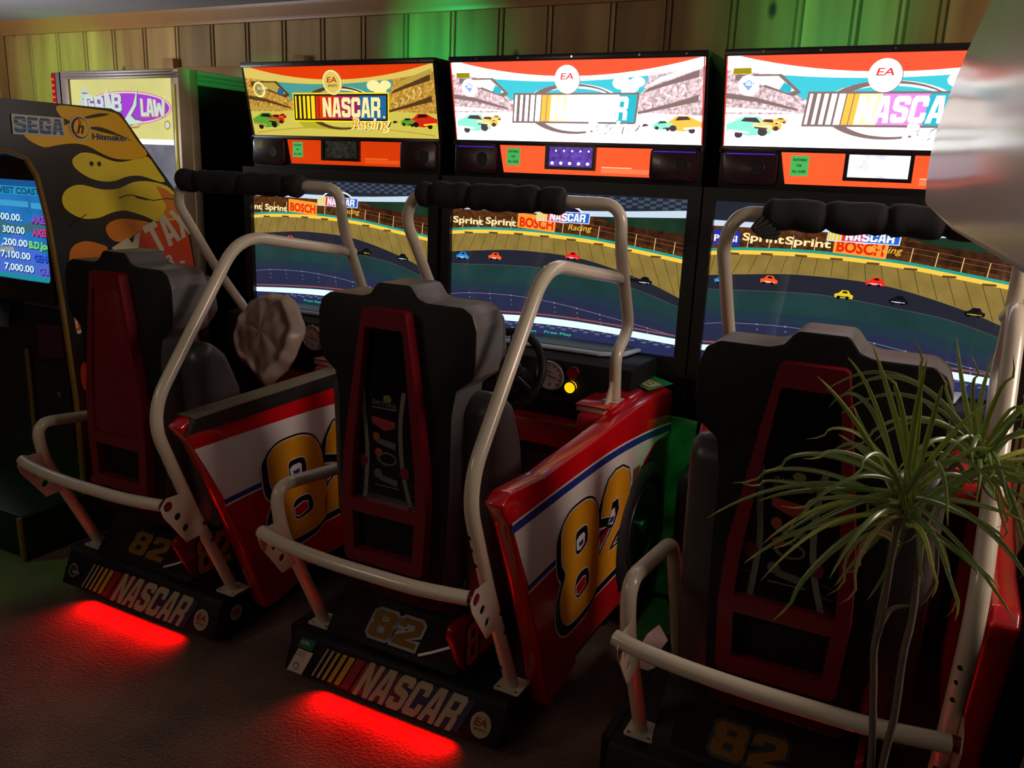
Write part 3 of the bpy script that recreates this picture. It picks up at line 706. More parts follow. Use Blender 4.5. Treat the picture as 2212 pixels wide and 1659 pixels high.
    # cars
    def car(x, z, c1, c2):
        a.poly([(x+p*1.15, z+q) for p, q in [(-.024, -.009), (-.026, .002), (-.013, .008), (-.006, .017), (.012, .017), (.018, .006), (.027, .001), (.025, -.010)]], c1, 6)
        a.poly([(x+p, z+q) for p, q in [(-.006, .008), (-.002, .014), (.009, .014), (.013, .007)]], E('car_glass', (16, 18, 26), .5), 7)
        for d in (-.016, .012): a.poly(ell(x+d, z-.008, .006, .006, 10), E('car_glass', (16, 18, 26), .5), 7)
        a.poly([(x-.02, z-.003), (x+.02, z-.004), (x+.02, z-.0065), (x-.02, z-.006)], c2, 7)
    cb, co, crd, cy, ck = E('car_blue', (40, 140, 220), 1.1), E('car_orange', (250, 84, 30), 1.1), E('car_red', (240, 36, 24), 1.1), E('car_yellow', (228, 196, 40), 1.1), E('car_black', (24, 26, 34), .6)
    lst = [[(.219, 1.277, co, wl), (.655, 1.253, ck, cy), (.851, 1.243, ck, wl)], [(.053, 1.275, cb, wl), (.206, 1.284, co, wl), (.458, 1.262, cy, ck), (.548, 1.313, crd, wl), (.848, 1.244, ck, wl)],
           [(.051, 1.276, cb, wl), (.212, 1.290, co, wl), (.463, 1.263, cy, ck), (.555, 1.315, crd, wl), (.633, 1.262, ck, wl), (.858, 1.246, ck, cy)]][k]
    for c in lst: car(*c)
    a.build('screen_picture', mon)

# ------------------------------------------------------------------ number and stripes on the door
G8 = [(-0.96, 0.645), (-0.916, 0.677), (-0.849, 0.684), (-0.791, 0.68), (-0.741, 0.66), (-0.705, 0.616), (-0.69, 0.56), (-0.692, 0.512), (-0.672, 0.46), (-0.664, 0.37), (-0.70, 0.318), (-0.807, 0.302), (-0.885, 0.312), (-0.932, 0.36), (-0.945, 0.43), (-0.918, 0.49), (-0.949, 0.535), (-0.96, 0.597)]
H8A = [(-0.865, 0.593), (-0.842, 0.604), (-0.793, 0.6), (-0.779, 0.574), (-0.78, 0.54), (-0.835, 0.524), (-0.859, 0.538)]
H8B = [(-0.845, 0.432), (-0.823, 0.452), (-0.767, 0.45), (-0.747, 0.421), (-0.748, 0.388), (-0.82, 0.372), (-0.845, 0.401)]
G2 = [(-0.67, 0.579), (-0.66, 0.64), (-0.626, 0.689), (-0.57, .704), (-0.51, 0.70), (-0.455, 0.675), (-0.432, 0.631), (-0.431, 0.559), (-0.459, 0.510), (-0.56, 0.457), (-0.590, 0.428), (-0.45, 0.424), (-0.44, 0.345), (-0.678, 0.340), (-0.678, 0.402), (-0.652, 0.456), (-0.547, 0.515), (-0.514, 0.558), (-0.53, 0.605), (-0.585, 0.605), (-0.600, 0.561)]
def door_art(root, k):
    door = [c for c in root.children if c.name.startswith('side_panel')][0]
    a = Art(side_map, .0007)
    Y = [-1.262+i*(1.24)/16 for i in range(17)]
    st = lambda y: .767+.016*math.sin(PI*min(1, max(0, (y+1.3)/.9))*.6)-(.055*max(0, (y+.75)/.75)**2 if y > -.75 else 0)
    if k == 0: st0 = st; st = lambda y: st0(y)-.012-.012*max(0, min(1, (y+1.25)/.7))
    lo = lambda y: .552+.018*math.sin(PI*max(0, (y+1.2))/.7)-(.06*(y+.75) if y > -.75 else 0)
    re = [(-1.1525, .552), (-1.20, .645), (-1.254, .765)]
    top = [(y, st(y)) for y in Y]
    yl = [-1.1525+i*(.82)/10 for i in range(11)]
    low = [(y, lo(y)) for y in yl]
    a.poly(low+[(-.33, .56), (-.30, .66), (-.20, .70), (-.03, .70)]+[p for p in top[::-1]]+[(-1.20, .645)], WHT, 0)
    a.poly([(y, z-.000) for y, z in low]+[(y, z-.018) for y, z in low[::-1]], BLUE, 1)
    a.poly([(y, z-.018) for y, z in low]+[(y, z-.025) for y, z in low[::-1]], WHT, 1)
    if k:
        a.poly([(y, z+.006) for y, z in top]+[(y, z-.001) for y, z in top[::-1]], WHT, 1)
        a.poly([(y, z-.001) for y, z in top]+[(y, z-.026) for y, z in top[::-1]], BLUE, 1)
    # lower part in deep red print
    a.poly([(y, z-.025) for y, z in low]+[(-.33, .52), (-.34, .17), (-.44, .185), (-.79, .185), (-.80, .13), (-.935, .095), (-.975, .10), (-1.06, .33)], REDP, 0)
    w1 = WHT
    for g, hs in ((smooth2(G8, 4), [smooth2(H8A, 3), smooth2(H8B, 3)]), (G2, [])):
        sh = dilate(g, .012, -.016, -.018)
        a.poly(dilate(g, .018, -.016, -.018), w1, 2); a.poly(dilate(g, .017), w1, 2); a.poly(sh, INK, 3); a.poly(dilate(g, .011), INK, 3)
        a.poly(dilate(g, .004), w1, 4); a.poly(g, GOLD, 5)
        for h in hs: a.poly(dilate(h, .004), w1, 6); a.poly(h, INK, 7); 
        for i, h in enumerate(hs):
            q = [(-.858, .572), (-.845, .580), (-.815, .582), (-.805, .575), (-.805, .548), (-.832, .538), (-.852, .545)] if i == 0 else [(-.842, .418), (-.80, .430), (-.775, .425), (-.772, .398), (-.815, .384), (-.836, .392)]
            a.poly(dilate(q, .004), w1, 8); a.poly(q, WHT if i == 0 else REDP, 9)
            if i == 0: a.poly([(-.848, .562), (-.815, .566), (-.812, .550), (-.838, .547)], BLUE, 10)
    a.line([(-.70, .515), (-.60, .525), (-.52, .50), (-.40, .53)], .012, INK, 2)
    # sponsor block near the wheel and dark forward zone
    a.rect(-.40, -.34, .60, .66, mat('sponsor_ochre', (120, 84, 40), .4), 2); a.rect(-.33, -.25, .61, .65, mat('sponsor_maroon', (90, 30, 40), .4), 2)
    a.poly([(-.06, .14), (-.06, .69), (-.18, .69), (-.30, .64), (-.37, .55), (-.395, .40), (-.37, .25), (-.31, .14)], mat('panel_black', (16, 17, 18), .35), 3)
    a.rect(-.46, -.41, .225, .25, INK, 3)
    a.build('panel_graphics', door)
    if k == 0:
        m = MB(); bs = mat('edge_board_black', (34, 31, 31), .4); tp = mat('edge_board_top', (120, 112, 98), .4, .3)
        pts = [(-1.268, .852), (-.545, .872), (-.545, .815), (-1.30, .806)]
        m.prism([(-1.296, .812), (-1.268, .858), (-.54, .874), (-.54, .822)], 'x', .986, 1.004, bs); m.prism([(-1.268, .858), (-.54, .874), (-.54, .877), (-1.27, .861)], 'x', .925, 1.004, tp)
        e = m.build('edge_board', root, 'black board screwed along the top of the door')
        for y in (-1.24, -1.0, -.78, -.6):
            m = MB(); m.cyl((1.006, y, .845), (1, 0, 0), .004, .003, CHR, 10); m.build('screw', e); m = MB(); m.cyl((.96, y+.03, .862+.016*(y+1.27)/.73), (0, 0, 1), .004, .004, CHR, 10); m.build('screw', e)

def seat_art(root, k):
    seat = [c for c in root.children if c.name.startswith('seat_back')][0]
    if k == 0:
        m = MB(); m.prism([(CX-.064, 1.21), (CX+.052, 1.21), (CX+.104, .80), (CX+.108, .695), (CX-.12, .695), (CX-.116, .80)], 'y', -1.200, -1.168, REDD, .006)
        m.build('seat_back_cover', seat, 'solid dark red cover'); return
    m = MB(); m.prism([(CX-.066, 1.212), (CX+.054, 1.212), (CX+.104, .80), (CX+.108, .697), (CX-.12, .697), (CX-.116, .80)], 'y', -1.176, -1.166, BLKG)
    w = m.build('seat_window', seat, 'black glossy window with faded logos')
    a = Art(front_map(-1.1765), .0008); g = mat('strap_grey', (112, 112, 104), .5); g2 = mat('faded_grey', (92, 92, 86), .6); r2 = mat('faded_red', (150, 44, 46), .6); r3 = mat('window_knob', (110, 16, 32), .5)
    a.line(smooth2([(.463, 1.02), (.470, .93), (.478, .85), (.476, .78), (.470, .70)], 5, False), .014, g, 1)
    a.line(smooth2([(.600, 1.03), (.590, .95), (.592, .86), (.604, .78), (.628, .70)], 5, False), .014, g, 1)
    a.poly(ell(.462, .815, .016, .018, 20), r3, 3); a.poly(ell(.606, .80, .016, .018, 20), r3, 3)
    for z in (.79, .763, .735): a.line([(.445, z), (.470, z-.003)], .003, mat('faded_pink', (96, 40, 48), .6), 2); a.line([(.62, z-.02), (.648, z-.026)], .003, mat('faded_pink', (96, 40, 48), .6), 2)
    a.text('DAYTONA', .495, .985, .014, g2, 2, .082, .03, 0, -.06); a.rect(.495, .577, .974, .979, g2, 2); a.poly(ell(.546, 1.005, .014, .011, 16), mat('faded_yellow', (120, 116, 60), .6), 2)
    a.poly([(.494, .950), (.574, .942), (.572, .925), (.540, .912), (.505, .925), (.495, .93)], r2, 2)
    a.poly(ell(.510, .893, .012, .012, 16), mat('faded_orange', (150, 64, 40), .6), 3); a.poly([(.500, .890), (.575, .882), (.575, .862), (.515, .872), (.500, .882)], g2, 2)
    a.poly(ell(.545, .832, .034, .020, 24), g2, 2); a.poly(ell(.547, .832, .026, .014, 24), BLKG, 3); a.poly(ell(.519, .848, .014, .012, 16), mat('faded_orange', (150, 64, 40), .6), 4)
    a.poly(ell(.516, .784, .014, .014, 16), g2, 2); a.poly([(.530, .782), (.582, .774), (.582, .755), (.520, .766)], g2, 2); a.rect(.506, .588, .748, .752, g2, 2)
    a.build('window_graphics', w)
LA = [(2.821, 1.254, 2.701, 1.152), (2.82, 1.264, 2.724, 1.191), (2.829, 1.288, 2.763, 1.218), (2.8, 1.229, 2.742, 1.203), (2.878, 1.31, 2.832, 1.29), (2.886, 1.337, 2.833, 1.396), (2.9, 1.358, 2.853, 1.4), (2.921, 1.349, 2.885, 1.429), (2.931, 1.369, 2.908, 1.402), (2.953, 1.366, 2.934, 1.454), (2.942, 1.352, 2.948, 1.434), (2.964, 1.362, 2.968, 1.404), (2.887, 1.293, 2.865, 1.324), (2.867, 1.17, 2.815, 1.04), (2.953, 1.138, 2.921, 1.04), (2.916, 1.155, 2.877, 1.068), (2.84, 1.198, 2.773, 1.133), (2.82, 1.213, 2.757, 1.165), (2.992, 1.313, 3.033, 1.341), (3.007, 1.285, 3.071, 1.298), (3.011, 1.255, 3.08, 1.24), (3.019, 1.207, 3.087, 1.129), (3.002, 1.177, 3.05, 1.137), (3.005, 1.229, 3.07, 1.207), (2.976, 1.17, 2.981, 1.119), (2.917, 1.195, 2.856, 1.14), (2.878, 1.226, 2.808, 1.159), (2.984, 1.335, 3.018, 1.377), (2.913, 1.266, 2.853, 1.286), (2.882, 1.24, 2.813, 1.219), (2.974, 1.259, 3.032, 1.253), (2.992, 1.207, 3.065, 1.174)]
LB = [(2.999, 1.339, 2.978, 1.422), (3.004, 1.34, 3.001, 1.421), (3.022, 1.33, 3.043, 1.433), (3.033, 1.332, 3.062, 1.384), (3.043, 1.301, 3.066, 1.362), (3.046, 1.282, 3.074, 1.313), (2.99, 1.324, 2.963, 1.391), (2.989, 1.291, 2.949, 1.33), (3.051, 1.251, 3.097, 1.228), (3.063, 1.207, 3.113, 1.165), (2.992, 1.232, 2.949, 1.209), (3.035, 1.214, 3.082, 1.191), (3.008, 1.201, 2.981, 1.153), (3.011, 1.328, 3.025, 1.412)]
# ------------------------------------------------------------------ build the three racing machines
OFFX = (0.0, 1.1, 2.189)
proto = build_common()
roots = [proto, copy_tree(proto), copy_tree(proto)]
LBL = ['leftmost red and white racing arcade machine with dim yellow marquee and bagged steering wheel',
       'red and white racing arcade machine in the middle, green card lying on its red fender',
       'racing arcade machine on the right, partly hidden by the leafy plant and grey hood']
for k, r in enumerate(roots):
    r.location = (OFFX[k], 0, 0)
    tag(r, LBL[k], 'arcade machine', 'racing arcade machines in a row')
    marquee(r, k); screen(r, k); door_art(r, k); seat_art(r, k)
    # foam padding wrapped round the top of the hoop
    x0, x1 = ((.205, .770), (.232, .750), (.285, .90))[k]
    pc = lambda x: Vector((x, -.575+(x-.22)*.142, 1.5375))
    m = MB(); n = 60; seams = ((.30, .50, .70), (.29, .42, .66), (.45, .60, .74))[k]
    def rad(t):
        x = x0+(x1-x0)*t; s = min([abs(x-q) for q in seams]+[9]); e = min(t, 1-t)*(x1-x0)
        return (1-.22*math.exp(-(s/.010)**2))*(1-.40*math.exp(-(e/.010)**2))*(1+.025*math.sin(x*61+k))
    m.tube([pc(x0+(x1-x0)*i/n)+Vector((0, 0, .002*math.sin(i*.7+k))) for i in range(n+1)], .0435, FOAM, 22, taper=rad)
    hp = m.build('hoop_padding', r)
    if k == 2:
        for q in range(5): m = MB(); m.tube(smooth2([(x0+.01+.012*q, -.60, 1.53-.01*q), (x0-.012+.004*q, -.62, 1.50-.005*q), (x0+.006+.012*q, -.60, 1.488-.003*q)], 3, False), .006, FOAM, 8); m.build('torn_foam_strip', hp)
# stickers only the left and middle bases carry
bs = [c for c in roots[1].children if c.name.startswith('base')][0]
nv = Vector((0, -.113, -.047)).normalized()
def sgm(u, v, h): k = v/.122; return (u, -1.1873+.047*k-.0008+nv.y*h, .046+.113*k+nv.z*h)
a = Art(sgm, .0008); a.rect(.186, .244, .082, .116, mat('teal_sticker', (20, 90, 82), .45), 2, .3)
a.rect(.165, .226, .004, .078, mat('paper_label', (190, 186, 176), .6, noise=.1, nscale=60), 2, .35); lt = mat('label_text', (110, 108, 104), .6)
for i in range(3): a.rect(.185+.004*i, .222+.002*i, .058-.0*i+.006*i, .060+.006*i, lt, 3, .35)
a.poly(ell(.198, .025, .012, .012, 20), lt, 3); a.poly(ell(.198, .025, .008, .008, 20), mat('paper_label', (1, 1, 1)), 4)
a.text('GLOBAL', .196, .096, .012, mat('paper_label', (1, 1, 1)), 3, .036)
a.build('base_label', bs)
bs = [c for c in roots[0].children if c.name.startswith('base')][0]
a = Art(sgm, .0008); a.poly(ell(.200, .06, .024, .026, 28), mat('badge_grey', (120, 124, 130), .5), 2); a.poly(ell(.200, .06, .018, .020, 28), mat('badge_dark', (30, 34, 44), .5), 3); a.rect(.197, .235, .052, .062, mat('badge_grey', (1, 1, 1)), 4, .2)
a.build('round_base_badge', bs)
a = Art(lambda u, v, h: (.935+h, u, v), .0008); a.poly(ell(-1.075, .098, .026, .028, 30), mat('badge_white', (200, 196, 190), .5), 1); a.poly(ell(-1.075, .098, .022, .024, 30), mat('badge_cream2', (170, 160, 158), .5), 2)
a.text('EA', -1.091, .096, .016, mat('sign_red', (1, 1, 1)), 3, .030, .04, .2); a.text('SPORTS', -1.089, .084, .007, mat('sign_red', (1, 1, 1)), 3, .028)
a.build('side_base_badge', bs)

# ------------------------------------------------------------------ bag over the left machine's wheel
bag_m = mat('thin_bag_plastic', (178, 160, 148), .38, noise=.2, nscale=9, bump=.3, coat=.15)
bm = bmesh.new(); bmesh.ops.create_uvsphere(bm, u_segments=96, v_segments=64, radius=1)
ax = Vector((0, -.93, .37)).normalized(); ux = Vector((1, 0, 0)); uy = ax.cross(ux).normalized()*-1
if uy.z < 0: uy = -uy
bc = Vector((.557, -.475, .945))
for v in bm.verts:
    p = v.co.copy(); a_, b_, d_ = p.x, p.y, p.z; t = math.atan2(b_, a_); r_ = math.hypot(a_, b_)
    hang = max(0, -b_-.45)
    X = a_*.170; Y = b_*.172; D = (1 if d_ > 0 else -1)*(.024*math.sqrt(max(0, 1-r_**10))+.030*max(0, 1-r_*r_))
    D += (.016*math.exp(-((r_-.84)/.10)**2) if d_ > 0 else 0)
    fold = .010*math.sin(6*t+3*r_)+.007*math.sin(11*t-5*r_)*r_+.006*math.sin(17*a_+9*b_)
    D += fold*.55*(1 if d_ > 0 else .5)*r_
    X *= 1-.25*hang; X += .05*hang; Y -= .10*hang*max(0, 1-abs(a_-.3)*1.5)
    X += .003*math.sin(7*t); Y += .003*math.sin(6*t+1)
    v.co = bc+ux*X+uy*Y+ax*D
for f in bm.faces: f.smooth = True
me = bpy.data.meshes.new('steering_wheel_bag'); bm.to_mesh(me); bm.free(); me.materials.append(bag_m)
bag = bpy.data.objects.new('steering_wheel_bag', me); COL.objects.link(bag)
tag(bag, 'crumpled grey-brown plastic bag pulled over the left racing machine\'s steering wheel', 'bag')

# ------------------------------------------------------------------ card on the fender, torn paper on the base
def flat_map(o, u, v, n=(0, 0, 1)):
    o, u, v, n = map(Vector, (o, u, v, n)); return lambda a, b, h: o+u*a+v*b+n*h
cx, cy = 1.1+.955, -.112; U = Vector((.80, -.60, 0)); V = Vector((.30, .95, 0)).normalized(); N = Vector((0, 0, 1))
m = MB(); a = Art(flat_map((cx, cy, .8955), U, V, N), .0006)
a.mb.box(0, .001, 0, .001, 0, .001, STK_G) if False else None
gcd = mat('card_green', (10, 140, 80), .5); rcd = mat('card_red', (150, 50, 40), .5); ccd = mat('card_cream', (190, 190, 130), .5)
a.rect(-.061, .061, -.077, .077, gcd, 1); a.rect(-.061, .048, -.062, .077, rcd, 2); a.rect(-.052, .042, -.052, .022, ccd, 3); a.rect(-.061, .061, .030, .077, gcd, 3)
a.line([(-.035, -.03), (-.01, -.02), (.02, -.03)], .006, mat('card_brown', (110, 80, 50), .5), 4); a.line([(-.03, 0), (.0, .006), (.02, -.004)], .006, mat('card_brown', (1, 1, 1)), 4); a.text('OUT', -.03, -.05, .014, mat('card_brown', (1, 1, 1)), 4, .05) if False else None
cd = a.build('instruction_card'); tag(cd, 'small green, red and cream card lying on the middle machine\'s red fender', 'card')
pm = mat('torn_paper_white', (200, 176, 170), .7, noise=.1, nscale=30)
m = MB(); px, py = 2.189+.10, -.62
m.prism([(px-.02, py-.15), (px+.035, py-.15), (px+.05, py-.125), (px+.03, py-.1), (px+.035, py+.05), (px-.02, py+.13), (px-.035, py+.05), (px-.03, py-.06)], 'z', .1665, .1685, pm)
po = m.build('paper_scrap'); tag(po, 'torn scrap of white paper on the right machine\'s black base', 'paper')

bm = bmesh.new(); NX, NZ = 40, 60; gv = []
for j in range(NZ+1):
    row = []
    for i in range(NX+1):
        u, v = i/NX, j/NZ; x = 1.99+.225*u; z = .015+.74*v
        fr_ = max(0, (x-2.155)/.06)*(1-v)**.5
        y = -.002-.0045*math.sin(23*v+4*u)-.004*math.sin(31*v-11*u)-.10*min(1, fr_)*(.4+.6*(1-v))+.006*math.sin(17*u+9*v)*min(1, fr_)
        row.append(bm.verts.new((x+.004*math.sin(19*v), y-.006, z)))
    gv.append(row)
for j in range(NZ):
    for i in range(NX): bm.faces.new((gv[j][i], gv[j][i+1], gv[j+1][i+1], gv[j+1][i]))
for f in bm.faces: f.smooth = True
me = bpy.data.meshes.new('plastic_sheet'); bm.to_mesh(me); bm.free(); me.materials.append(mat('crumpled_sheet', (80, 110, 90), .35, noise=.15, nscale=20, bump=.4))
ps = bpy.data.objects.new('plastic_sheet', me); COL.objects.link(ps); sm = ps.modifiers.new('thick', 'SOLIDIFY'); sm.thickness = .001
tag(ps, 'crumpled sheet lit green hanging in the gap between the middle and right machines', 'plastic sheet')

# ------------------------------------------------------------------ taxi game cabinet at the far left
tx = empty('taxi_arcade_cabinet', (-.57, -.5, 0)); T0 = Vector((-.57, -.5, 0))
def TP(o): o.location = -T0; return o
tag(tx, 'taxi driving game cabinet with yellow flames on its black side and blue score screen', 'arcade machine')
TB = mat('flame_panel_black', (34, 32, 30), .28, noise=.35, nscale=5)
TRIM = mat('amber_trim', (128, 96, 32), .4, noise=.1)
fl1 = mat('flame_yellow', (236, 216, 46), .35, noise=.22, nscale=3.5); fl2 = mat('flame_gold', (240, 186, 30), .35, noise=.2, nscale=4); fl3 = mat('flame_amber', (220, 128, 30), .35, noise=.15, nscale=4); fl4 = mat('flame_orange', (212, 72, 22), .35, noise=.12, nscale=5)
twh = mat('taxi_white', (206, 200, 176), .45); 
side = [(-1.095, 0), (-1.098, .19), (-.805, .20), (-.806, .62), (-.828, 1.02), (-.857, 1.36), (-.887, 1.533), (-.925, 1.60), (-1.0, 1.625), (-1.2, 1.62), (-1.22, 1.80), (-1.0, 1.808), (-.548, 1.808), (-.501, 1.792), (-.422, 1.694), (-.229, 1.462), (-.174, 1.293), (-.136, 1.03), (-.13, .5), (-.13, 0)]
m = MB(); m.prism(side, 'x', -.222, -.200, TB); TP(m.build('side_panel', tx))
m = MB(); m.prism(side, 'x', -.94, -.918, TB); TP(m.build('side_panel', tx))
for seg_ in (side[:2], side[2:10]):      # amber edge trim along the front
    m = MB(); m.tube([(-.211, y-.003, z) for y, z in seg_], .0125, TRIM, 8); TP(m.build('edge_trim', tx))
m = MB(); m.box(-.918, -.222, -.80, -.15, .02, .98, BLK); m.box(-.918, -.222, -.70, -.26, .98, 1.36, BLK); m.box(-.918, -.222, -1.09, -.80, .01, .192, BLK, .006)
m.prism([(-.86, 1.60), (-1.18, 1.625), (-1.2, 1.79), (-.56, 1.79), (-.24, 1.46), (-.24, 1.3), (-.6, 1.3)], 'x', -.918, -.222, BLK)
TP(m.build('cabinet_body', tx))
m = MB(); m.prism([(-.80, .985), (-1.02, .975), (-1.03, .93), (-.82, .88)], 'x', -.905, -.60, mat('control_panel_grey', (92, 90, 96), .3, noise=.15), .01); TP(m.build('control_panel', tx))
m = MB(); m.prism(rrect(-.90, -.2225, 1.02, 1.60, .02), 'y', -.86, -.84, BLKG, holes=[rrect(-.86, -.232, 1.11, 1.512, .022)]); TP(m.build('screen_bezel', tx))
a = Art(lambda u, v, h: (u, -.846-h+(v-1.3)*.02, v), .0006)
E = lambda n, c, e=1.0, **kw: glow('score_'+n, c, e, rough=.06, base=(.01, .01, .012), **kw)
a.rect(-.865, -.226, 1.108, 1.514, E('blue', (36, 116, 190), .95, tex=.25, tscale=6), 0)
a.rect(-.865, -.226, 1.485, 1.514, E('blue_dark', (26, 86, 150), .9), 1); a.rect(-.865, -.250, 1.452, 1.486, E('title_bar', (36, 148, 190), .95), 2); a.text('WEST COAST', -.558, 1.457, .024, E('title_text', (20, 74, 120), .9), 3, .285, .04)
a.rect(-.57, -.352, 1.405, 1.428, E('header', (60, 160, 205), .95), 2); a.rect(-.335, -.232, 1.402, 1.425, E('header', (1, 1, 1)), 2)
a.rect(-.865, -.226, 1.112, 1.130, E('foot', (30, 150, 150), .9), 2); a.poly([(-.6, 1.22), (-.45, 1.30), (-.35, 1.26), (-.226, 1.20), (-.226, 1.13), (-.6, 1.13)], E('hill', (70, 110, 210), .95), 1)
a.poly([(-.6, 1.35), (-.42, 1.33), (-.30, 1.36), (-.226, 1.36), (-.226, 1.32), (-.42, 1.30), (-.6, 1.28)], E('road', (60, 110, 130), .9), 1)
a.poly([(-.60, 1.24), (-.48, 1.25), (-.46, 1.215), (-.60, 1.21)], E('cab', (190, 190, 60), .95), 1)
pale = E('digits', (206, 236, 246), 1.1); sh = E('digit_shadow', (10, 40, 80), .6)
rows = [('400.00.', 1.348, 'AXEL', 'name_violet', (150, 70, 190)), ('300.00', 1.297, 'AXEL', 'name_pink', (216, 50, 130)), (',200.00', 1.246, 'B.D.Joe', 'name_lime', (120, 226, 110)), ('7,100.00', 1.195, 'GENA', 'name_blue', (40, 80, 216)), ('7,000.00', 1.144, 'GUS', 'name_indigo', (110, 90, 210))]
for i, (s, z, nm, mn, c) in enumerate(rows):
    w = .024*len(s); x1 = -.398+.012*i*(1 if i < 4 else 1.1); a.text(s, x1-w+.003, z-.003, .028, sh, 4, w, .03, .05); a.text(s, x1-w, z, .028, pale, 5, w, .02, .05)
    nw = .026*len(nm)*(0.72 if i == 2 else 1); xn = -.232-nw; a.text(nm, xn+.003, z-.005, .028, sh, 4, nw, .05, .05); a.text(nm, xn, z-.002, .028, E(mn, c, 1.), 5, nw, .04, .05)
TP(a.build('score_screen', tx))
# flames and lettering on the side
F1 = [(-0.94, 1.696), (-0.916, 1.664), (-0.858, 1.641), (-0.799, 1.652), (-0.729, 1.661), (-0.668, 1.653), (-0.607, 1.626), (-0.543, 1.608), (-0.452, 1.609), (-0.385, 1.632), (-0.436, 1.69), (-0.501, 1.773), (-0.553, 1.795), (-0.675, 1.800), (-0.778, 1.801), (-0.794, 1.785), (-0.775, 1.759), (-0.741, 1.744), (-0.782, 1.724), (-0.913, 1.733)]
F2 = [(-0.743, 1.598), (-0.723, 1.616), (-0.691, 1.628), (-0.639, 1.623), (-0.577, 1.603), (-0.517, 1.596), (-0.428, 1.614), (-0.38, 1.62), (-0.33, 1.56), (-0.30, 1.52), (-0.327, 1.516), (-0.422, 1.54), (-0.492, 1.537), (-0.551, 1.519), (-0.606, 1.515), (-0.669, 1.527), (-0.719, 1.554), (-0.741, 1.577)]
F3 = [(-0.803, 1.445), (-0.786, 1.477), (-0.748, 1.497), (-0.703, 1.5), (-0.62, 1.483), (-0.542, 1.487), (-0.46, 1.515), (-0.376, 1.517), (-0.29, 1.498), (-0.245, 1.458), (-0.212, 1.385), (-0.20, 1.353), (-0.25, 1.348), (-0.352, 1.345), (-0.424, 1.371), (-0.516, 1.395), (-0.584, 1.387), (-0.641, 1.369), (-0.705, 1.365), (-0.755, 1.381), (-0.793, 1.409)]
F4 = [(-0.617, 1.321), (-0.597, 1.347), (-0.546, 1.361), (-0.484, 1.357), (-0.39, 1.338), (-0.453, 1.304), (-0.514, 1.271), (-0.568, 1.266), (-0.602, 1.287)]
F5 = [(-0.794, 1.207), (-0.785, 1.244), (-0.756, 1.268), (-0.713, 1.276), (-0.661, 1.265), (-0.614, 1.243), (-0.655, 1.207), (-0.722, 1.183), (-0.765, 1.168), (-0.791, 1.179)]
ORG = [(-0.453, 1.304), (-0.352, 1.345), (-0.203, 1.352), (-0.185, 1.283), (-0.160, 1.131), (-0.156, 1.032), (-0.20, .95), (-0.267, 1.04), (-0.392, 1.10), (-0.45, 1.184), (-0.458, 1.245)]
a = Art(lambda u, v, h: (-.1990+h, u, v), .0007)
for F, mm, n in ((F1, fl2, 3), (F2, fl1, 3), (F3, fl1, 3), (F4, fl3, 3), (F5, fl3, 3)): a.poly(smooth2(F, n), mm, 1)
a.poly([(-.35, 1.50), (-.30, 1.485), (-.245, 1.45), (-.203, 1.36), (-.26, 1.355), (-.33, 1.352), (-.30, 1.41)], fl3, 2)
a.poly(smooth2([(-.70, 1.755), (-.62, 1.782), (-.56, 1.786), (-.60, 1.772)], 4), TB, 2); a.poly(smooth2([(-.66, 1.725), (-.60, 1.730), (-.50, 1.70), (-.46, 1.683), (-.52, 1.70), (-.60, 1.712)], 4), TB, 2)
a.poly([(-.47, 1.78), (-.50, 1.70), (-.45, 1.64), (-.40, 1.63)], fl1, 2) if False else None
a.poly(ORG, fl4, 2)
a.poly([(-0.597, 1.242), (-0.514, 1.281), (-0.492, 1.256), (-0.478, 1.289), (-0.448, 1.304), (-0.456, 1.265), (-0.465, 1.215), (-0.43, 1.13), (-.41, 1.12), (-0.534, 1.179)], twh, 3)
rt = math.atan2(.085, .201)
a.block('TAX', -.372, 1.198, .140, .235, twh, 4, -.10, .03, rt); a.block('ER', -.352, 1.118, .055, .085, twh, 4, -.1, .06, rt*.9); a.rect(-.245, -.215, 1.150, 1.162, twh, 4)
for y in (-.66, -.625): a.poly(ell(y, 1.585, .0085, .0095, 14), INK, 4)
a.line([(-.543, 1.447), (-.51, 1.458), (-.476, 1.460), (-.44, 1.452), (-.37, 1.436), (-.30, 1.444), (-.25, 1.440)], .004, INK, 4); a.line([(-.46, 1.452), (-.40, 1.440)], .007, INK, 5); a.line([(-.30, 1.515), (-.34, 1.512)], .003, INK, 4); a.line([(-.78, 1.34), (-.70, 1.385)], .003, INK, 4)
# maker's lettering
sg0 = mat('maker_pale', (206, 200, 184), .4); sg1 = mat('maker_blue', (44, 96, 150), .4)
a.rect(-.978, -.768, 1.683, 1.755, sg0, 5, 0); a.block('SEGA', -.972, 1.690, .058, .198, sg1, 6, .05, .10)
for zz in (1.704, 1.720, 1.735): a.rect(-.97, -.775, zz, zz+.0035, mat('maker_line', (150, 168, 172), .4), 7)
a.poly(ell(-.700, 1.722, .046, .048, 30), sg0, 5); a.poly(ell(-.700, 1.722, .039, .041, 30), INK, 6); a.poly(ell(-.696, 1.722, .033, .036, 30), fl2, 7); a.text('h', -.716, 1.702, .046, INK, 8, .026, .03, .3); a.poly(ell(-.722, 1.700, .006, .006, 12), fl4, 9)
a.line([(-.705, 1.765), (-.700, 1.735)], .008, fl4, 9)
a.text('Hitmaker', -.648, 1.680, .026, sg0, 5, .168, .055); a.text('Hitmaker', -.647, 1.682, .024, INK, 6, .165, .02)
HR = [(-0.797, 1.163), (-0.775, 1.174), (-0.773, 1.132), (-0.776, 1.056), (-0.763, 0.958), (-0.762, 0.903), (-0.788, 0.899), (-0.795, 0.963), (-0.798, 1.058)]
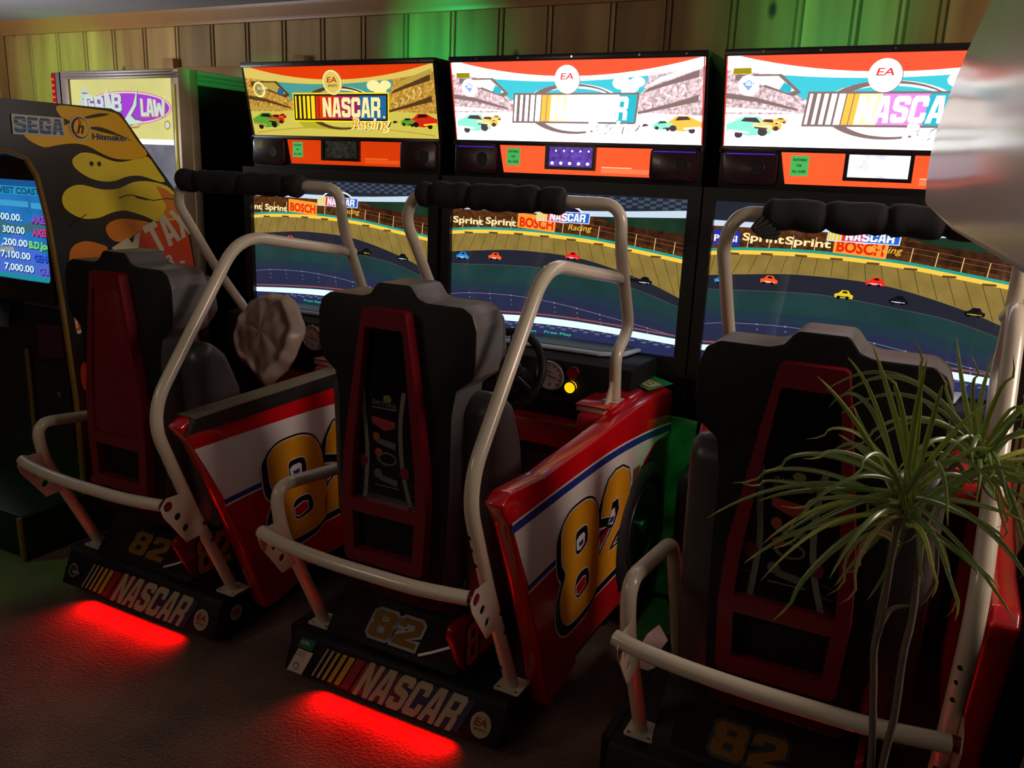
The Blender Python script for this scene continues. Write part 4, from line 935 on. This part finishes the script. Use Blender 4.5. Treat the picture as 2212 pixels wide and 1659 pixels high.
a.poly(HR, twh, 3); a.poly([(-.800, .998), (-.760, .996), (-.755, .937), (-.774, .915), (-.794, .914)], fl4, 4); a.block('H', -.792, .925, .055, .030, twh, 5, -.1)
for P_ in ([(-.79, .72), (-.78, .77), (-.755, .772), (-.74, .75), (-.745, .65), (-.78, .662)], [(-.775, .44), (-.765, .485), (-.745, .47), (-.715, .42), (-.725, .395), (-.76, .41)], [(-.78, .25), (-.76, .285), (-.725, .295), (-.695, .291), (-.665, .236), (-.62, .165), (-.64, .155)], [(-.285, .838), (-.27, .87), (-.234, .887), (-.161, .899), (-.15, .718), (-.165, .652), (-.237, .735)]): a.poly(smooth2(P_, 3), fl4, 3)
TP(a.build('side_artwork', tx))
m = MB(); m.prism([(-.435, .918), (-.270, .928), (-.273, .79), (-.435, .777)], 'y', -.806, -.801, mat('purple_notice', (84, 22, 58), .6)); TP(m.build('purple_notice', tx))
m = MB(); m.prism(rrect(-.47, -.25, .40, .75, .012), 'y', -.807, -.801, mat('coin_door_dark', (18, 18, 19), .3)); 
for z in (.62, .59, .52): m.box(-.42, -.34, -.811, -.806, z, z+.008, mat('slot_metal', (70, 70, 72), .3, .8))
m.cyl((-.31, -.812, .63), (0, 1, 0), .012, .012, STEEL); TP(m.build('coin_door', tx))
m = MB(); m.box(-.525, -.505, -.815, -.801, .36, .80, TRIM, .003); m.box(-.46, -.225, -.835, -.822, 1.005, 1.02, TRIM, .003); TP(m.build('front_trim', tx))

# ------------------------------------------------------------------ claw crane machine
cm = empty('claw_crane_machine', (-.88, .38, 0)); C0 = Vector((-.88, .38, 0))
def CP(o): o.location = -C0; return o
tag(cm, 'tall claw crane machine with silver frame and lit purple-oval sign behind the taxi cabinet', 'arcade machine')
ALU = mat('anodised_frame', (118, 104, 100), .35, .25, noise=.1, nscale=30); ALG = mat('side_rail_paint', (170, 174, 170), .35, .1)
m = MB()
for z0, z1 in ((1.998, 2.012), (2.012, 2.026), (2.026, 2.040)): m.box(-1.345, -.47, .045+.003*(z1 > 2.03), .10, z0, z1, ALU, .003)
m.box(-1.345, -1.285, .045, .11, 0, 2.0, ALU, .004)
m.prism([(-.53, .05), (-.47, .045), (-.425, .075), (-.42, .12), (-.53, .12)], 'z', 0, 2.04, mat('corner_post_pale', (176, 156, 128), .35, .2, noise=.1, nscale=20), .004)
m.box(-1.345, -1.30, .68, .74, 0, 2.04, ALU); m.box(-.47, -.42, .68, .74, 0, 2.04, ALU)
CP(m.build('frame', cm))
m = MB()
for z0, z1 in ((1.968, 1.990), (1.990, 2.012), (2.012, 2.036)): m.box(-.445, -.42+.002*(z1 < 2), .12, .70, z0, z1, ALG, .004)
CP(m.build('side_rail', cm))
m = MB(); m.box(-.440, -.425, .12, .70, .02, 1.968, BLKG); CP(m.build('side_panel', cm))
m = MB(); m.box(-1.335, -1.32, .11, .70, .02, 2.03, BLK); m.box(-1.32, -.44, .68, .70, .02, 2.03, BLK); m.box(-1.33, -.43, .10, .72, 2.025, 2.038, BLK); m.box(-1.29, -.53, .07, .69, .02, .85, BLK); CP(m.build('cabinet_body', cm))
a = Art(front_map(.058), .0008); E = lambda n, c, e=1.0, **kw: glow('claw_'+n, c, e, rough=.5, **kw)
a.rect(-1.287, -.528, 1.705, 2.0, E('sign_cream', (212, 206, 124), 1.0, tex=.10, tscale=5), 0)
a.poly(ell(-.865, 1.858, .325, .082, 48), E('oval_edge', (200, 120, 150), .9), 1); a.poly(ell(-.865, 1.858, .320, .078, 48), E('oval_rim', (240, 220, 200), .9), 2); a.poly(ell(-.865, 1.858, .312, .071, 48), E('oval_purple', (160, 40, 205), 1.0), 3)
pl = E('letter_pale', (206, 222, 210), .95); tn = E('letter_tan', (196, 130, 60), .85); pe = E('letter_edge', (90, 120, 130), .7)
for s_, u, v, h, w in (('G', -1.17, 1.83, .09, .075), ('R', -1.09, 1.83, .085, .07), ('A', -1.02, 1.81, .12, .07)): a.block(s_, u+.004, v-.005, h, w, pe, 5, -.15); a.block(s_, u, v, h, w, pl, 6, -.15)
a.poly([(-1.00, 1.97), (-.975, 1.86), (-.985, 1.80), (-1.01, 1.84)], pl, 6)
a.block('B', -.965, 1.835, .085, .075, pe, 5); a.block('B', -.968, 1.840, .085, .075, pl, 6)
a.poly([(-.770, 1.955), (-.79, 1.86), (-.87, 1.80), (-.84, 1.77), (-.76, 1.79), (-.74, 1.80), (-.79, 1.805), (-.82, 1.82), (-.775, 1.87)], pe, 5)
a.poly([(-.773, 1.950), (-.81, 1.87), (-.88, 1.80), (-.86, 1.775), (-.79, 1.78), (-.75, 1.795), (-.80, 1.80), (-.83, 1.82), (-.785, 1.87)], pl, 6); a.poly([(-.88, 1.79), (-.86, 1.765), (-.78, 1.77), (-.75, 1.785), (-.78, 1.762), (-.86, 1.755)], tn, 5)
for s_, u, h, w in (('L', -.755, .085, .045), ('A', -.715, .085, .055), ('W', -.665, .080, .085)): a.block(s_, u+.004, 1.812, h, w, tn, 5); a.block(s_, u, 1.818, h, w, pl, 6)
a.poly([(-.585, 1.90), (-.60, 1.86), (-.590, 1.80)], pl, 6); a.text('TM', -.588, 1.905, .010, pl, 6, .018)
a.poly(ell(-.572, 1.778, .021, .022, 24), tn, 4); a.poly(ell(-.572, 1.778, .015, .016, 24), pl, 5)
a.poly([(-1.22, 1.83), (-1.20, 1.94), (-1.165, 1.965), (-1.14, 1.93), (-1.13, 1.84)], E('rocket', (200, 206, 196), .95), 4); a.line([(-1.19, 1.93), (-1.15, 1.93)], .006, pe, 5); a.line([(-1.19, 1.90), (-1.145, 1.90)], .006, pe, 5)
a.rect(-1.287, -.528, 1.683, 1.708, E('light_bar', (240, 244, 250), 1.6), 1)
a.rect(-.533, -.528, 1.3, 1.69, E('edge_yellow', (210, 206, 60), .9), 2)
CP(a.build('lit_sign', cm))
m = MB(); m.box(-.508, -.498, .040, .046, .9, 1.97, glow('post_highlight_gold', (190, 170, 70), .55), .001); CP(m.build('post_highlight', cm))  # gold highlight on the corner post, made as a glowing strip
a = Art(front_map(.30), .0008); a.rect(-1.287, -.50, .85, 1.69, E('lit_interior', (118, 116, 128), .8, tex=.35, tscale=7), 0)
CP(a.build('lit_interior', cm))
m = MB()
for x, z, r in ((-.66, 1.62, .012), (-.70, 1.42, .05), (-.60, 1.38, .04), (-.62, 1.28, .06), (-.85, 1.3, .06)):
    m.torus((x, .24, z), (0, 1, .2), r, r*.4, mat('prize_grey', (150, 152, 164), .5), 20, 8)
CP(m.build('prizes', cm)); 
m = MB(); m.box(-1.42, -1.36, .05, .09, 1.60, 2.035, BLK); sp_ = CP(m.build('left_post', cm))
m = MB()
for i in range(13): m.cyl((-1.405, .046, 1.64+.03*i), (0, 1, 0), .006, .008, glow('red_led', (255, 50, 50), 2.), 10)
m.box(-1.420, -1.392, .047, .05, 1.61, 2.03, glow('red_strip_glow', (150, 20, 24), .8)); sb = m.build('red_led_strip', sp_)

for k_, m_ in _M.items():
    if k_.startswith('claw_'): m_.node_tree.nodes['Principled BSDF'].inputs['Specular IOR Level'].default_value = .08

# ------------------------------------------------------------------ grey cabinet whose hood hangs into the view at the right
hd = empty('grey_arcade_cabinet', (3.4, -2.8, 0)); H0_ = Vector((3.4, -2.8, 0))
tag(hd, 'glossy silver-grey cabinet hood jutting into the top right corner in front of the machines', 'arcade machine')
HG = bpy.data.materials.new('satin_grey_laminate'); HG.use_nodes = True
nt = HG.node_tree; b = nt.nodes['Principled BSDF']; b.inputs['Base Color'].default_value = srgb((200, 184, 174)); b.inputs['Roughness'].default_value = .42; b.inputs['Coat Weight'].default_value = .45; b.inputs['Coat Roughness'].default_value = .17
tc = nt.nodes.new('ShaderNodeTexCoord'); nz = nt.nodes.new('ShaderNodeTexNoise'); nz.inputs['Scale'].default_value = 9; nz.inputs['Detail'].default_value = 3; nt.links.new(tc.outputs['Object'], nz.inputs['Vector'])
bp_ = nt.nodes.new('ShaderNodeBump'); bp_.inputs['Strength'].default_value = .12; bp_.inputs['Distance'].default_value = .004; nt.links.new(nz.outputs['Fac'], bp_.inputs['Height']); nt.links.new(bp_.outputs['Normal'], b.inputs['Normal']); nt.links.new(bp_.outputs['Normal'], b.inputs['Coat Normal'])
prof = [(-1.756, 1.600), (-1.726, 1.628), (-1.722, 1.667), (-1.765, 1.700), (-1.856, 1.730), (-1.982, 1.762), (-2.115, 1.784), (-2.5, 1.83), (-2.95, 1.86), (-2.95, 1.574), (-2.475, 1.576), (-2.09, 1.583)]
m = MB(); wp = lambda x, y, z: (x+.107*(-1.75-y), y, z)
m.prism(prof, 'x', 2.913, 3.50, HG, .006, 3, warp=wp); o = m.build('hood', hd); o.location = -H0_
m = MB(); m.box(3.14, 3.80, -3.25, -2.56, 0, 1.60, HG, .01); o = m.build('cabinet_body', hd); o.location = -H0_
m = MB(); m.box(3.27, 3.85, -2.55, -.15, 0, .95, BLK, .01); o = m.build('black_base', hd); o.location = -H0_  # added block that darkens the right edge and shades the floor there

# ------------------------------------------------------------------ leafy plant in the foreground
pt = empty('potted_plant', (2.97, -1.86, 0)); P0 = Vector((2.97, -1.86, 0))
tag(pt, 'spiky green dracaena plant with thin bare stems in front of the right machine', 'plant')
STM = mat('plant_stem', (92, 80, 66), .8, noise=.3, nscale=60, bump=.5)
def PP(o): o.location = -P0; return o
m = MB(); m.cyl((2.97, -1.86, .16), (0, 0, 1), .12, .31, mat('terracotta', (120, 66, 44), .8, noise=.15), 40, .16); m.cyl((2.97, -1.86, .300), (0, 0, 1), .165, .04, mat('terracotta', (1, 1, 1)), 40, .17)
pot = PP(m.build('pot', pt)); m = MB(); m.cyl((2.97, -1.86, .317), (0, 0, 1), .155, .01, mat('potting_soil', (40, 30, 24), .95, noise=.4, nscale=60)); m.build('soil', pot)
def stem(pts, r, name='stem'):
    m = MB(); m.tube(smooth2(pts, 5, False), r, STM, 10, taper=lambda t: 1.15-.3*t+.05*math.sin(t*90)); PP(m.build(name, pt))
stem([(2.955, -1.86, .30), (2.965, -1.86, .6), (2.961, -1.85, .82), (2.948, -1.85, .95), (2.941, -1.85, 1.01), (2.944, -1.85, 1.06), (2.944, -1.85, 1.16), (2.950, -1.85, 1.24)], .0048)
stem([(2.985, -1.86, .30), (2.97, -1.87, .6), (2.975, -1.85, .84), (2.979, -1.85, .92), (2.977, -1.85, 1.01), (2.98, -1.84, 1.07), (2.976, -1.82, 1.17), (2.99, -1.78, 1.24), (3.01, -1.75, 1.28)], .0048)
stem([(3.00, -1.87, .30), (3.12, -1.80, .7), (3.16, -1.76, 1.0), (3.13, -1.74, 1.14), (3.09, -1.74, 1.22)], .005)
stem([(2.944, -1.85, 1.045), (2.955, -1.83, 1.065), (2.985, -1.82, 1.075), (3.00, -1.81, 1.11), (2.995, -1.80, 1.16)], .0032, 'side_shoot')
LF = bpy.data.materials.new('leaf_green'); LF.use_nodes = True
nt = LF.node_tree; b = nt.nodes['Principled BSDF']; b.inputs['Roughness'].default_value = .24; b.inputs['Specular IOR Level'].default_value = .8
at = nt.nodes.new('ShaderNodeAttribute'); at.attribute_name = 'leaf'; crp = nt.nodes.new('ShaderNodeValToRGB'); nt.links.new(at.outputs['Fac'], crp.inputs['Fac']); nt.links.new(crp.outputs['Color'], b.inputs['Base Color'])
el = crp.color_ramp.elements; el[0].position = 0; el[0].color = srgb((104, 130, 78)); el[1].position = 1; el[1].color = srgb((186, 160, 112))
for p_, c_ in ((.35, (122, 152, 78)), (.6, (190, 208, 96)), (.85, (168, 160, 92))): e_ = el.new(p_); e_.color = srgb(c_)
def leaf(vs, fs, col, p0, p1, p2, w, tone, n=16, curl=0):
    p0, p1, p2 = map(Vector, (p0, p1, p2)); o = len(vs); c1 = p1*2-(p0+p2)*.5; c1 = p1.lerp(c1, .15)
    fc = Vector((.1, -1, .35)).normalized()
    for i in range(n+1):
        t = i/n; P = p0*(1-t)**2+c1*2*t*(1-t)+p2*t*t; T = ((c1-p0)*(1-t)+(p2-c1)*t).normalized()
        if curl and t > .8: P += Vector((math.sin((t-.8)*20)*curl, 0, -abs(math.sin((t-.8)*14))*curl))
        s = T.cross(fc); s = s.normalized() if s.length > .05 else Vector((1, 0, 0)); nn = s.cross(T).normalized()
        ww = w*(.55+.45*min(1, t*5))*(1-t**3.2)**.9+.0004
        vs += [tuple(P+s*ww), tuple(P-nn*ww*.35), tuple(P-s*ww)]; cv = tone*(.75)+.25*max(0, (t-.75)*4)*(1 if curl else .6)+(.15 if t > .92 else 0); col += [cv+.05, cv-.08, cv+.05]
    for i in range(n):
        a0 = o+i*3; fs += [(a0, a0+1, a0+4, a0+3), (a0+1, a0+2, a0+5, a0+4)]
rnd = random.Random(11)
def crown(name, base, Ls, y, extra, down, lab):
    vs = []; fs = []; col = []
    base = Vector(base)
    for q, (mx, mz, tx_, tz) in enumerate(Ls):
        dy = rnd.uniform(-.10, .08); L_ = math.hypot(tx_-base.x, tz-base.z)
        up_ = tz > base.z+.12
        leaf(vs, fs, col, base+Vector((rnd.uniform(-.008, .008), rnd.uniform(-.01, .01), rnd.uniform(-.01, .03))), (mx, y+dy*.5, mz), (tx_, y+dy, tz), rnd.uniform(.0025, .0038)*(1.3 if tz < base.z-.1 else 1), .62 if up_ else rnd.uniform(.15, .45), curl=rnd.choice((0, .004, .006)))  # upward leaves get the bright ramp stop, a highlight put into their colour
    for q in range(extra):
        an = rnd.uniform(0, 2*PI); el_ = rnd.uniform(-.5, 1.0); L_ = rnd.uniform(.12, .27); d = Vector((math.cos(an), math.sin(an)*.8, 0))
        if base.y+d.y*L_ < -2.08: d.y *= .3
        tip = base+d*L_*.9+Vector((0, 0, L_*(el_*.6-.2))); mid = base+d*L_*.5+Vector((0, 0, L_*(el_*.5+.22)))
        leaf(vs, fs, col, base+Vector((rnd.uniform(-.01, .01), rnd.uniform(-.01, .01), rnd.uniform(-.03, .03))), mid, tip, rnd.uniform(.0024, .0038), rnd.choice((.1, .2, .3, .45, .9)), curl=rnd.choice((0, 0, .005)))
    for q in range(down):      # dry hanging leaves
        an = rnd.uniform(0, 2*PI); L_ = rnd.uniform(.08, .17); d = Vector((math.cos(an), math.sin(an), 0))
        leaf(vs, fs, col, base+Vector((0, 0, rnd.uniform(-.06, 0))), base+d*L_*.4+Vector((0, 0, -.01)), base+d*L_*.55+Vector((0, 0, -L_)), .0028, 1.15, curl=.008)
    me = bpy.data.meshes.new(name); me.from_pydata(vs, [], fs); me.materials.append(LF)
    ca = me.attributes.new('leaf', 'FLOAT', 'POINT'); ca.data.foreach_set('value', [max(0, min(1, c)) for c in col])
    me.polygons.foreach_set('use_smooth', [True]*len(me.polygons)); me.update()
    o = bpy.data.objects.new(name, me); COL.objects.link(o); o.parent = pt; o.location = -P0; o['label'] = lab
    sm = o.modifiers.new('thick', 'SOLIDIFY'); sm.thickness = .0006
crown('leaf_crown', (2.950, -1.85, 1.215), LA, -1.85, 22, 4, 'left crown of long arching green leaves')
crown('leaf_crown', (3.030, -1.75, 1.262), LB, -1.75, 24, 5, 'right crown of paler upright leaves')

# ------------------------------------------------------------------ room
wallm = bpy.data.materials.new('knotty_pine'); wallm.use_nodes = True
nt = wallm.node_tree; b = nt.nodes['Principled BSDF']; b.inputs['Roughness'].default_value = .55
tc = nt.nodes.new('ShaderNodeTexCoord'); mp = nt.nodes.new('ShaderNodeMapping'); mp.inputs['Scale'].default_value = (5, 5, .5)
nt.links.new(tc.outputs['Object'], mp.inputs['Vector'])
ng = nt.nodes.new('ShaderNodeTexNoise'); ng.inputs['Scale'].default_value = 1.6; ng.inputs['Detail'].default_value = 6; nt.links.new(mp.outputs['Vector'], ng.inputs['Vector'])
cr_ = nt.nodes.new('ShaderNodeValToRGB'); cr_.color_ramp.elements[0].position = .3; cr_.color_ramp.elements[0].color = srgb((128, 98, 58)); cr_.color_ramp.elements[1].position = .72; cr_.color_ramp.elements[1].color = srgb((176, 146, 92)); nt.links.new(ng.outputs['Fac'], cr_.inputs['Fac'])
m2 = nt.nodes.new('ShaderNodeMapping'); m2.inputs['Scale'].default_value = (5.2, 5.2, 2.6); nt.links.new(tc.outputs['Object'], m2.inputs['Vector'])
vo = nt.nodes.new('ShaderNodeTexVoronoi'); vo.inputs['Scale'].default_value = 1.0; nt.links.new(m2.outputs['Vector'], vo.inputs['Vector'])
k1 = nt.nodes.new('ShaderNodeMapRange'); k1.inputs['From Min'].default_value = .06; k1.inputs['From Max'].default_value = .13; nt.links.new(vo.outputs['Distance'], k1.inputs['Value'])
mx = nt.nodes.new('ShaderNodeMix'); mx.data_type = 'RGBA'; mx.inputs['A'].default_value = srgb((46, 28, 16)); nt.links.new(k1.outputs['Result'], mx.inputs['Factor']); nt.links.new(cr_.outputs['Color'], mx.inputs['B'])
ab = nt.nodes.new('ShaderNodeAttribute'); ab.attribute_name = 'board'; hs = nt.nodes.new('ShaderNodeMix'); hs.data_type = 'RGBA'; hs.blend_type = 'MULTIPLY'; hs.inputs['Factor'].default_value = 1
vr = nt.nodes.new('ShaderNodeValToRGB'); vr.color_ramp.elements[0].color = (.55, .50, .45, 1); vr.color_ramp.elements[1].color = (1.1, 1.08, 1.0, 1); nt.links.new(ab.outputs['Fac'], vr.inputs['Fac'])
nt.links.new(mx.outputs['Result'], hs.inputs['A']); nt.links.new(vr.outputs['Color'], hs.inputs['B']); nt.links.new(hs.outputs['Result'], b.inputs['Base Color'])
ZC = 2.46; YW = .80; XL = -2.95; XR = 4.9; YF = -5.2
def board_wall(name, seams, z0, z1, place, pad=(0, 0)):
    """tongue-and-groove boards: wide face, bevelled groove and a thin bead at each seam"""
    vs = []; fs = []; att = []; r2 = random.Random(5)
    prof = []
    for i in range(len(seams)-1):
        a, b_ = seams[i], seams[i+1]; t = r2.random()
        prof += [(a, .010, .0), (a+.004, .010, .0), (a+.010, 0, t), (b_-.030, 0, t), (b_-.026, .008, 0), (b_-.020, .008, 0), (b_-.017, 0, t), (b_-.006, 0, t), (b_, .010, 0)]
    for (u, d, t) in prof: vs += [place(u, d, z0), place(u, d, z1)]; att += [t, t]
    for i in range(len(prof)-1): fs.append((2*i, 2*i+2, 2*i+3, 2*i+1))
    me = bpy.data.meshes.new(name); me.from_pydata(vs, [], fs); me.materials.append(wallm)
    ca = me.attributes.new('board', 'FLOAT', 'POINT'); ca.data.foreach_set('value', att); me.update()
    o = bpy.data.objects.new(name, me); COL.objects.link(o); o['kind'] = 'structure'
    s = o.modifiers.new('thickness', 'SOLIDIFY'); s.thickness = .06; s.offset = -1
    return o
seam = [XL-.02, -2.676, -2.397, -2.124, -1.855, -1.577, -1.30, -1.013, -.741, -.47, -.20, .07, .34, .62, .889, 1.146, 1.458, 1.718, 2.0, 2.27, 2.49, 2.66, 2.80, 3.05, 3.33, 3.6, 3.88, 4.15, 4.4, 4.65, XR+.02]
wb = board_wall('wall_back', seam, 0, ZC, lambda u, d, z: (u, YW+d, z)); wb.modifiers['thickness'].offset = 1 if False else -1
wl = board_wall('wall_left', [YF-.02+i*.27 for i in range(int((YW-YF)/.27)+1)]+[YW+.02], 0, ZC, lambda u, d, z: (XL-d, YW+YF-u if False else u, z))
paint = mat('painted_plaster', (120, 112, 100), .8, noise=.06, nscale=3)
def struct(name, *bx, m=None, bev=0):
    q = MB(); q.box(*bx, m or paint, bev); o = q.build(name); o['kind'] = 'structure'; return o
struct('wall_right', XR, XR+.06, YF, YW+.06, 0, ZC); struct('wall_front', XL-.06, XR+.06, YF-.06, YF, 0, ZC)
struct('ceiling', XL-.06, XR+.06, YF-.06, YW+.07, ZC, ZC+.06, m=mat('ceiling_tile', (176, 178, 184), .9, noise=.05, nscale=12, bump=.6))
cp = bpy.data.materials.new('brown_carpet'); cp.use_nodes = True
nt = cp.node_tree; b = nt.nodes['Principled BSDF']; b.inputs['Roughness'].default_value = 1; b.inputs['Specular IOR Level'].default_value = .1; b.inputs['Sheen Weight'].default_value = .3
tc = nt.nodes.new('ShaderNodeTexCoord'); n1 = nt.nodes.new('ShaderNodeTexNoise'); n1.inputs['Scale'].default_value = 4; n1.inputs['Detail'].default_value = 5; n2 = nt.nodes.new('ShaderNodeTexNoise'); n2.inputs['Scale'].default_value = 170; n2.inputs['Detail'].default_value = 3
nt.links.new(tc.outputs['Object'], n1.inputs['Vector']); nt.links.new(tc.outputs['Object'], n2.inputs['Vector'])
ad = nt.nodes.new('ShaderNodeMath'); ad.operation = 'ADD'; nt.links.new(n1.outputs['Fac'], ad.inputs[0]); nt.links.new(n2.outputs['Fac'], ad.inputs[1])
mr = nt.nodes.new('ShaderNodeMapRange'); mr.inputs['From Min'].default_value = .7; mr.inputs['From Max'].default_value = 1.35; nt.links.new(ad.outputs[0], mr.inputs['Value'])
rp_ = nt.nodes.new('ShaderNodeValToRGB'); rp_.color_ramp.elements[0].color = srgb((52, 34, 26)); rp_.color_ramp.elements[1].color = srgb((128, 92, 70)); nt.links.new(mr.outputs['Result'], rp_.inputs['Fac']); nt.links.new(rp_.outputs['Color'], b.inputs['Base Color'])
n3 = nt.nodes.new('ShaderNodeTexNoise'); n3.inputs['Scale'].default_value = 90; n3.inputs['Detail'].default_value = 4; nt.links.new(tc.outputs['Object'], n3.inputs['Vector'])
bp_ = nt.nodes.new('ShaderNodeBump'); bp_.inputs['Strength'].default_value = .9; bp_.inputs['Distance'].default_value = .006; nt.links.new(n3.outputs['Fac'], bp_.inputs['Height']); nt.links.new(bp_.outputs['Normal'], b.inputs['Normal'])
struct('floor', XL-.06, XR+.06, YF-.06, YW+.06, -.06, 0, m=cp)
wd = mat('pine_trim', (150, 108, 64), .4, noise=.15, nscale=8)
q = MB(); q.prism([(YW, ZC-.085), (YW-.014, ZC-.082), (YW-.020, ZC-.06), (YW-.05, ZC-.02), (YW-.055, ZC), (YW, ZC)], 'x', XL, XR, wd); o = q.build('trim_1'); o['kind'] = 'structure'
q = MB(); q.box(-1.30, -.30, YW-.03, YW, 2.06, 2.145, wd, .004); q.box(-1.385, -1.30, YW-.05, YW, 2.05, 2.195, wd, .004); q.box(-.38, -.30, YW-.045, YW, 2.05, 2.19, wd, .004); q.box(-1.37, -1.31, YW-.04, YW, .1, 2.05, wd, .004); o = q.build('trim_2'); o['kind'] = 'structure'
q = MB(); q.box(XL, XR, YW-.02, YW, 0, .09, wd, .004); o = q.build('baseboard_back'); o['kind'] = 'structure'

# ------------------------------------------------------------------ lights
def area(name, loc, target, size, energy, col, sy=None, spread=None):
    l = bpy.data.lights.new(name, 'AREA'); l.energy = energy; l.color = srgb(col)[:3]; l.size = size
    if sy: l.shape = 'RECTANGLE'; l.size_y = sy
    if spread: l.spread = math.radians(spread)
    o = bpy.data.objects.new(name, l); COL.objects.link(o); o.location = loc
    o.rotation_euler = (Vector(target)-Vector(loc)).to_track_quat('-Z', 'Y').to_euler(); return o
def spot(name, loc, target, ang, energy, col, blend=.4, rad=.03):
    l = bpy.data.lights.new(name, 'SPOT'); l.energy = energy; l.color = srgb(col)[:3]; l.spot_size = math.radians(ang); l.spot_blend = blend; l.shadow_soft_size = rad
    o = bpy.data.objects.new(name, l); COL.objects.link(o); o.location = loc
    o.rotation_euler = (Vector(target)-Vector(loc)).to_track_quat('-Z', 'Y').to_euler(); return o
def point(name, loc, energy, col, rad=.03):
    l = bpy.data.lights.new(name, 'POINT'); l.energy = energy; l.color = srgb(col)[:3]; l.shadow_soft_size = rad
    o = bpy.data.objects.new(name, l); COL.objects.link(o); o.location = loc; return o
exec_lights = True
area('room_lamp', (1.6, -4.4, 2.40), (1.2, -1.2, .6), 1.2, 3.2, (255, 236, 208))
area('right_room_lamp', (4.7, -.9, 2.3), (.9, -1.0, .6), 1.0, 60, (255, 230, 212))
area('ceiling_fill', (-2.0, -.9, 1.9), (-1.9, -.4, 2.5), .5, 20, (236, 240, 255))  # added fill that brightens the ceiling, no fixture stands here
area('left_room_lamp', (-2.0, -1.6, 2.40), (-2.0, .8, 1.9), .7, 11, (246, 232, 140), None, 110)
area('hood_fill', (.2, -3.4, 2.35), (3.0, -2.0, 1.6), .8, 11, (255, 228, 205))  # added fill aimed at the grey hood from the left
for k in range(3):
    area('underglow_lamp', (OFFX[k]+.54, -1.168, .040), (OFFX[k]+.54, -1.225, -.03), .47, 2.8, (255, 0, 4), .012, 110)
    point('footwell_lamp', (OFFX[k]+.66, -.42, .34), .4, (255, 10, 10), .03)
spot('green_wall_lamp', (.35, .22, 2.12), (.50, .8, 2.17), 74, 22, (0, 255, 140), .9)
spot('green_wall_lamp_right', (2.38, .20, 2.18), (2.35, .8, 2.32), 90, 11, (0, 255, 150), .9)
spot('green_left_lamp', (-2.30, -.2, 2.1), (-2.3, .8, 2.0), 70, 26, (90, 255, 30), .9)
spot('green_ceiling_lamp', (-1.4, -2.4, 2.40), (-.5, -1.15, 0), 26, 45, (30, 255, 60), .5)
spot('green_gap_lamp', (2.19, -.42, 1.2), (2.15, .0, .20), 44, 4, (0, 255, 110), .5)
spot('green_claw_lamp', (.9, -2.2, 2.42), (-.42, .40, 2.03), 9, 150, (0, 255, 100), .5)
w = bpy.data.worlds.new('world'); w.use_nodes = True; SC.world = w
w.node_tree.nodes['Background'].inputs['Color'].default_value = (.010, .010, .011, 1)

# ------------------------------------------------------------------ camera
cam = bpy.data.cameras.new('camera'); co = bpy.data.objects.new('camera', cam); COL.objects.link(co)
R_ = [[0.8855123920287942, -0.14802610728389426, 0.44040444494330444], [0.4628276627702801, 0.19795633744147864, -0.8640624069136184], [0.040722943631851305, 0.9689693287349875, 0.24380336714825043]]
M = Matrix(R_).to_4x4(); M.translation = Vector((2.954629, -2.998436, 1.619400)); co.matrix_world = M
cam.sensor_width = 36; cam.lens = 36*1814.639/2212; cam.clip_start = .02
SC.camera = co
SC.view_settings.view_transform = 'Standard'; SC.view_settings.look = 'None'; SC.view_settings.exposure = 0; SC.view_settings.gamma = 1; SC.view_settings.use_curve_mapping = False
SC.cycles.max_bounces = 6; SC.cycles.caustics_reflective = False; SC.cycles.caustics_refractive = False
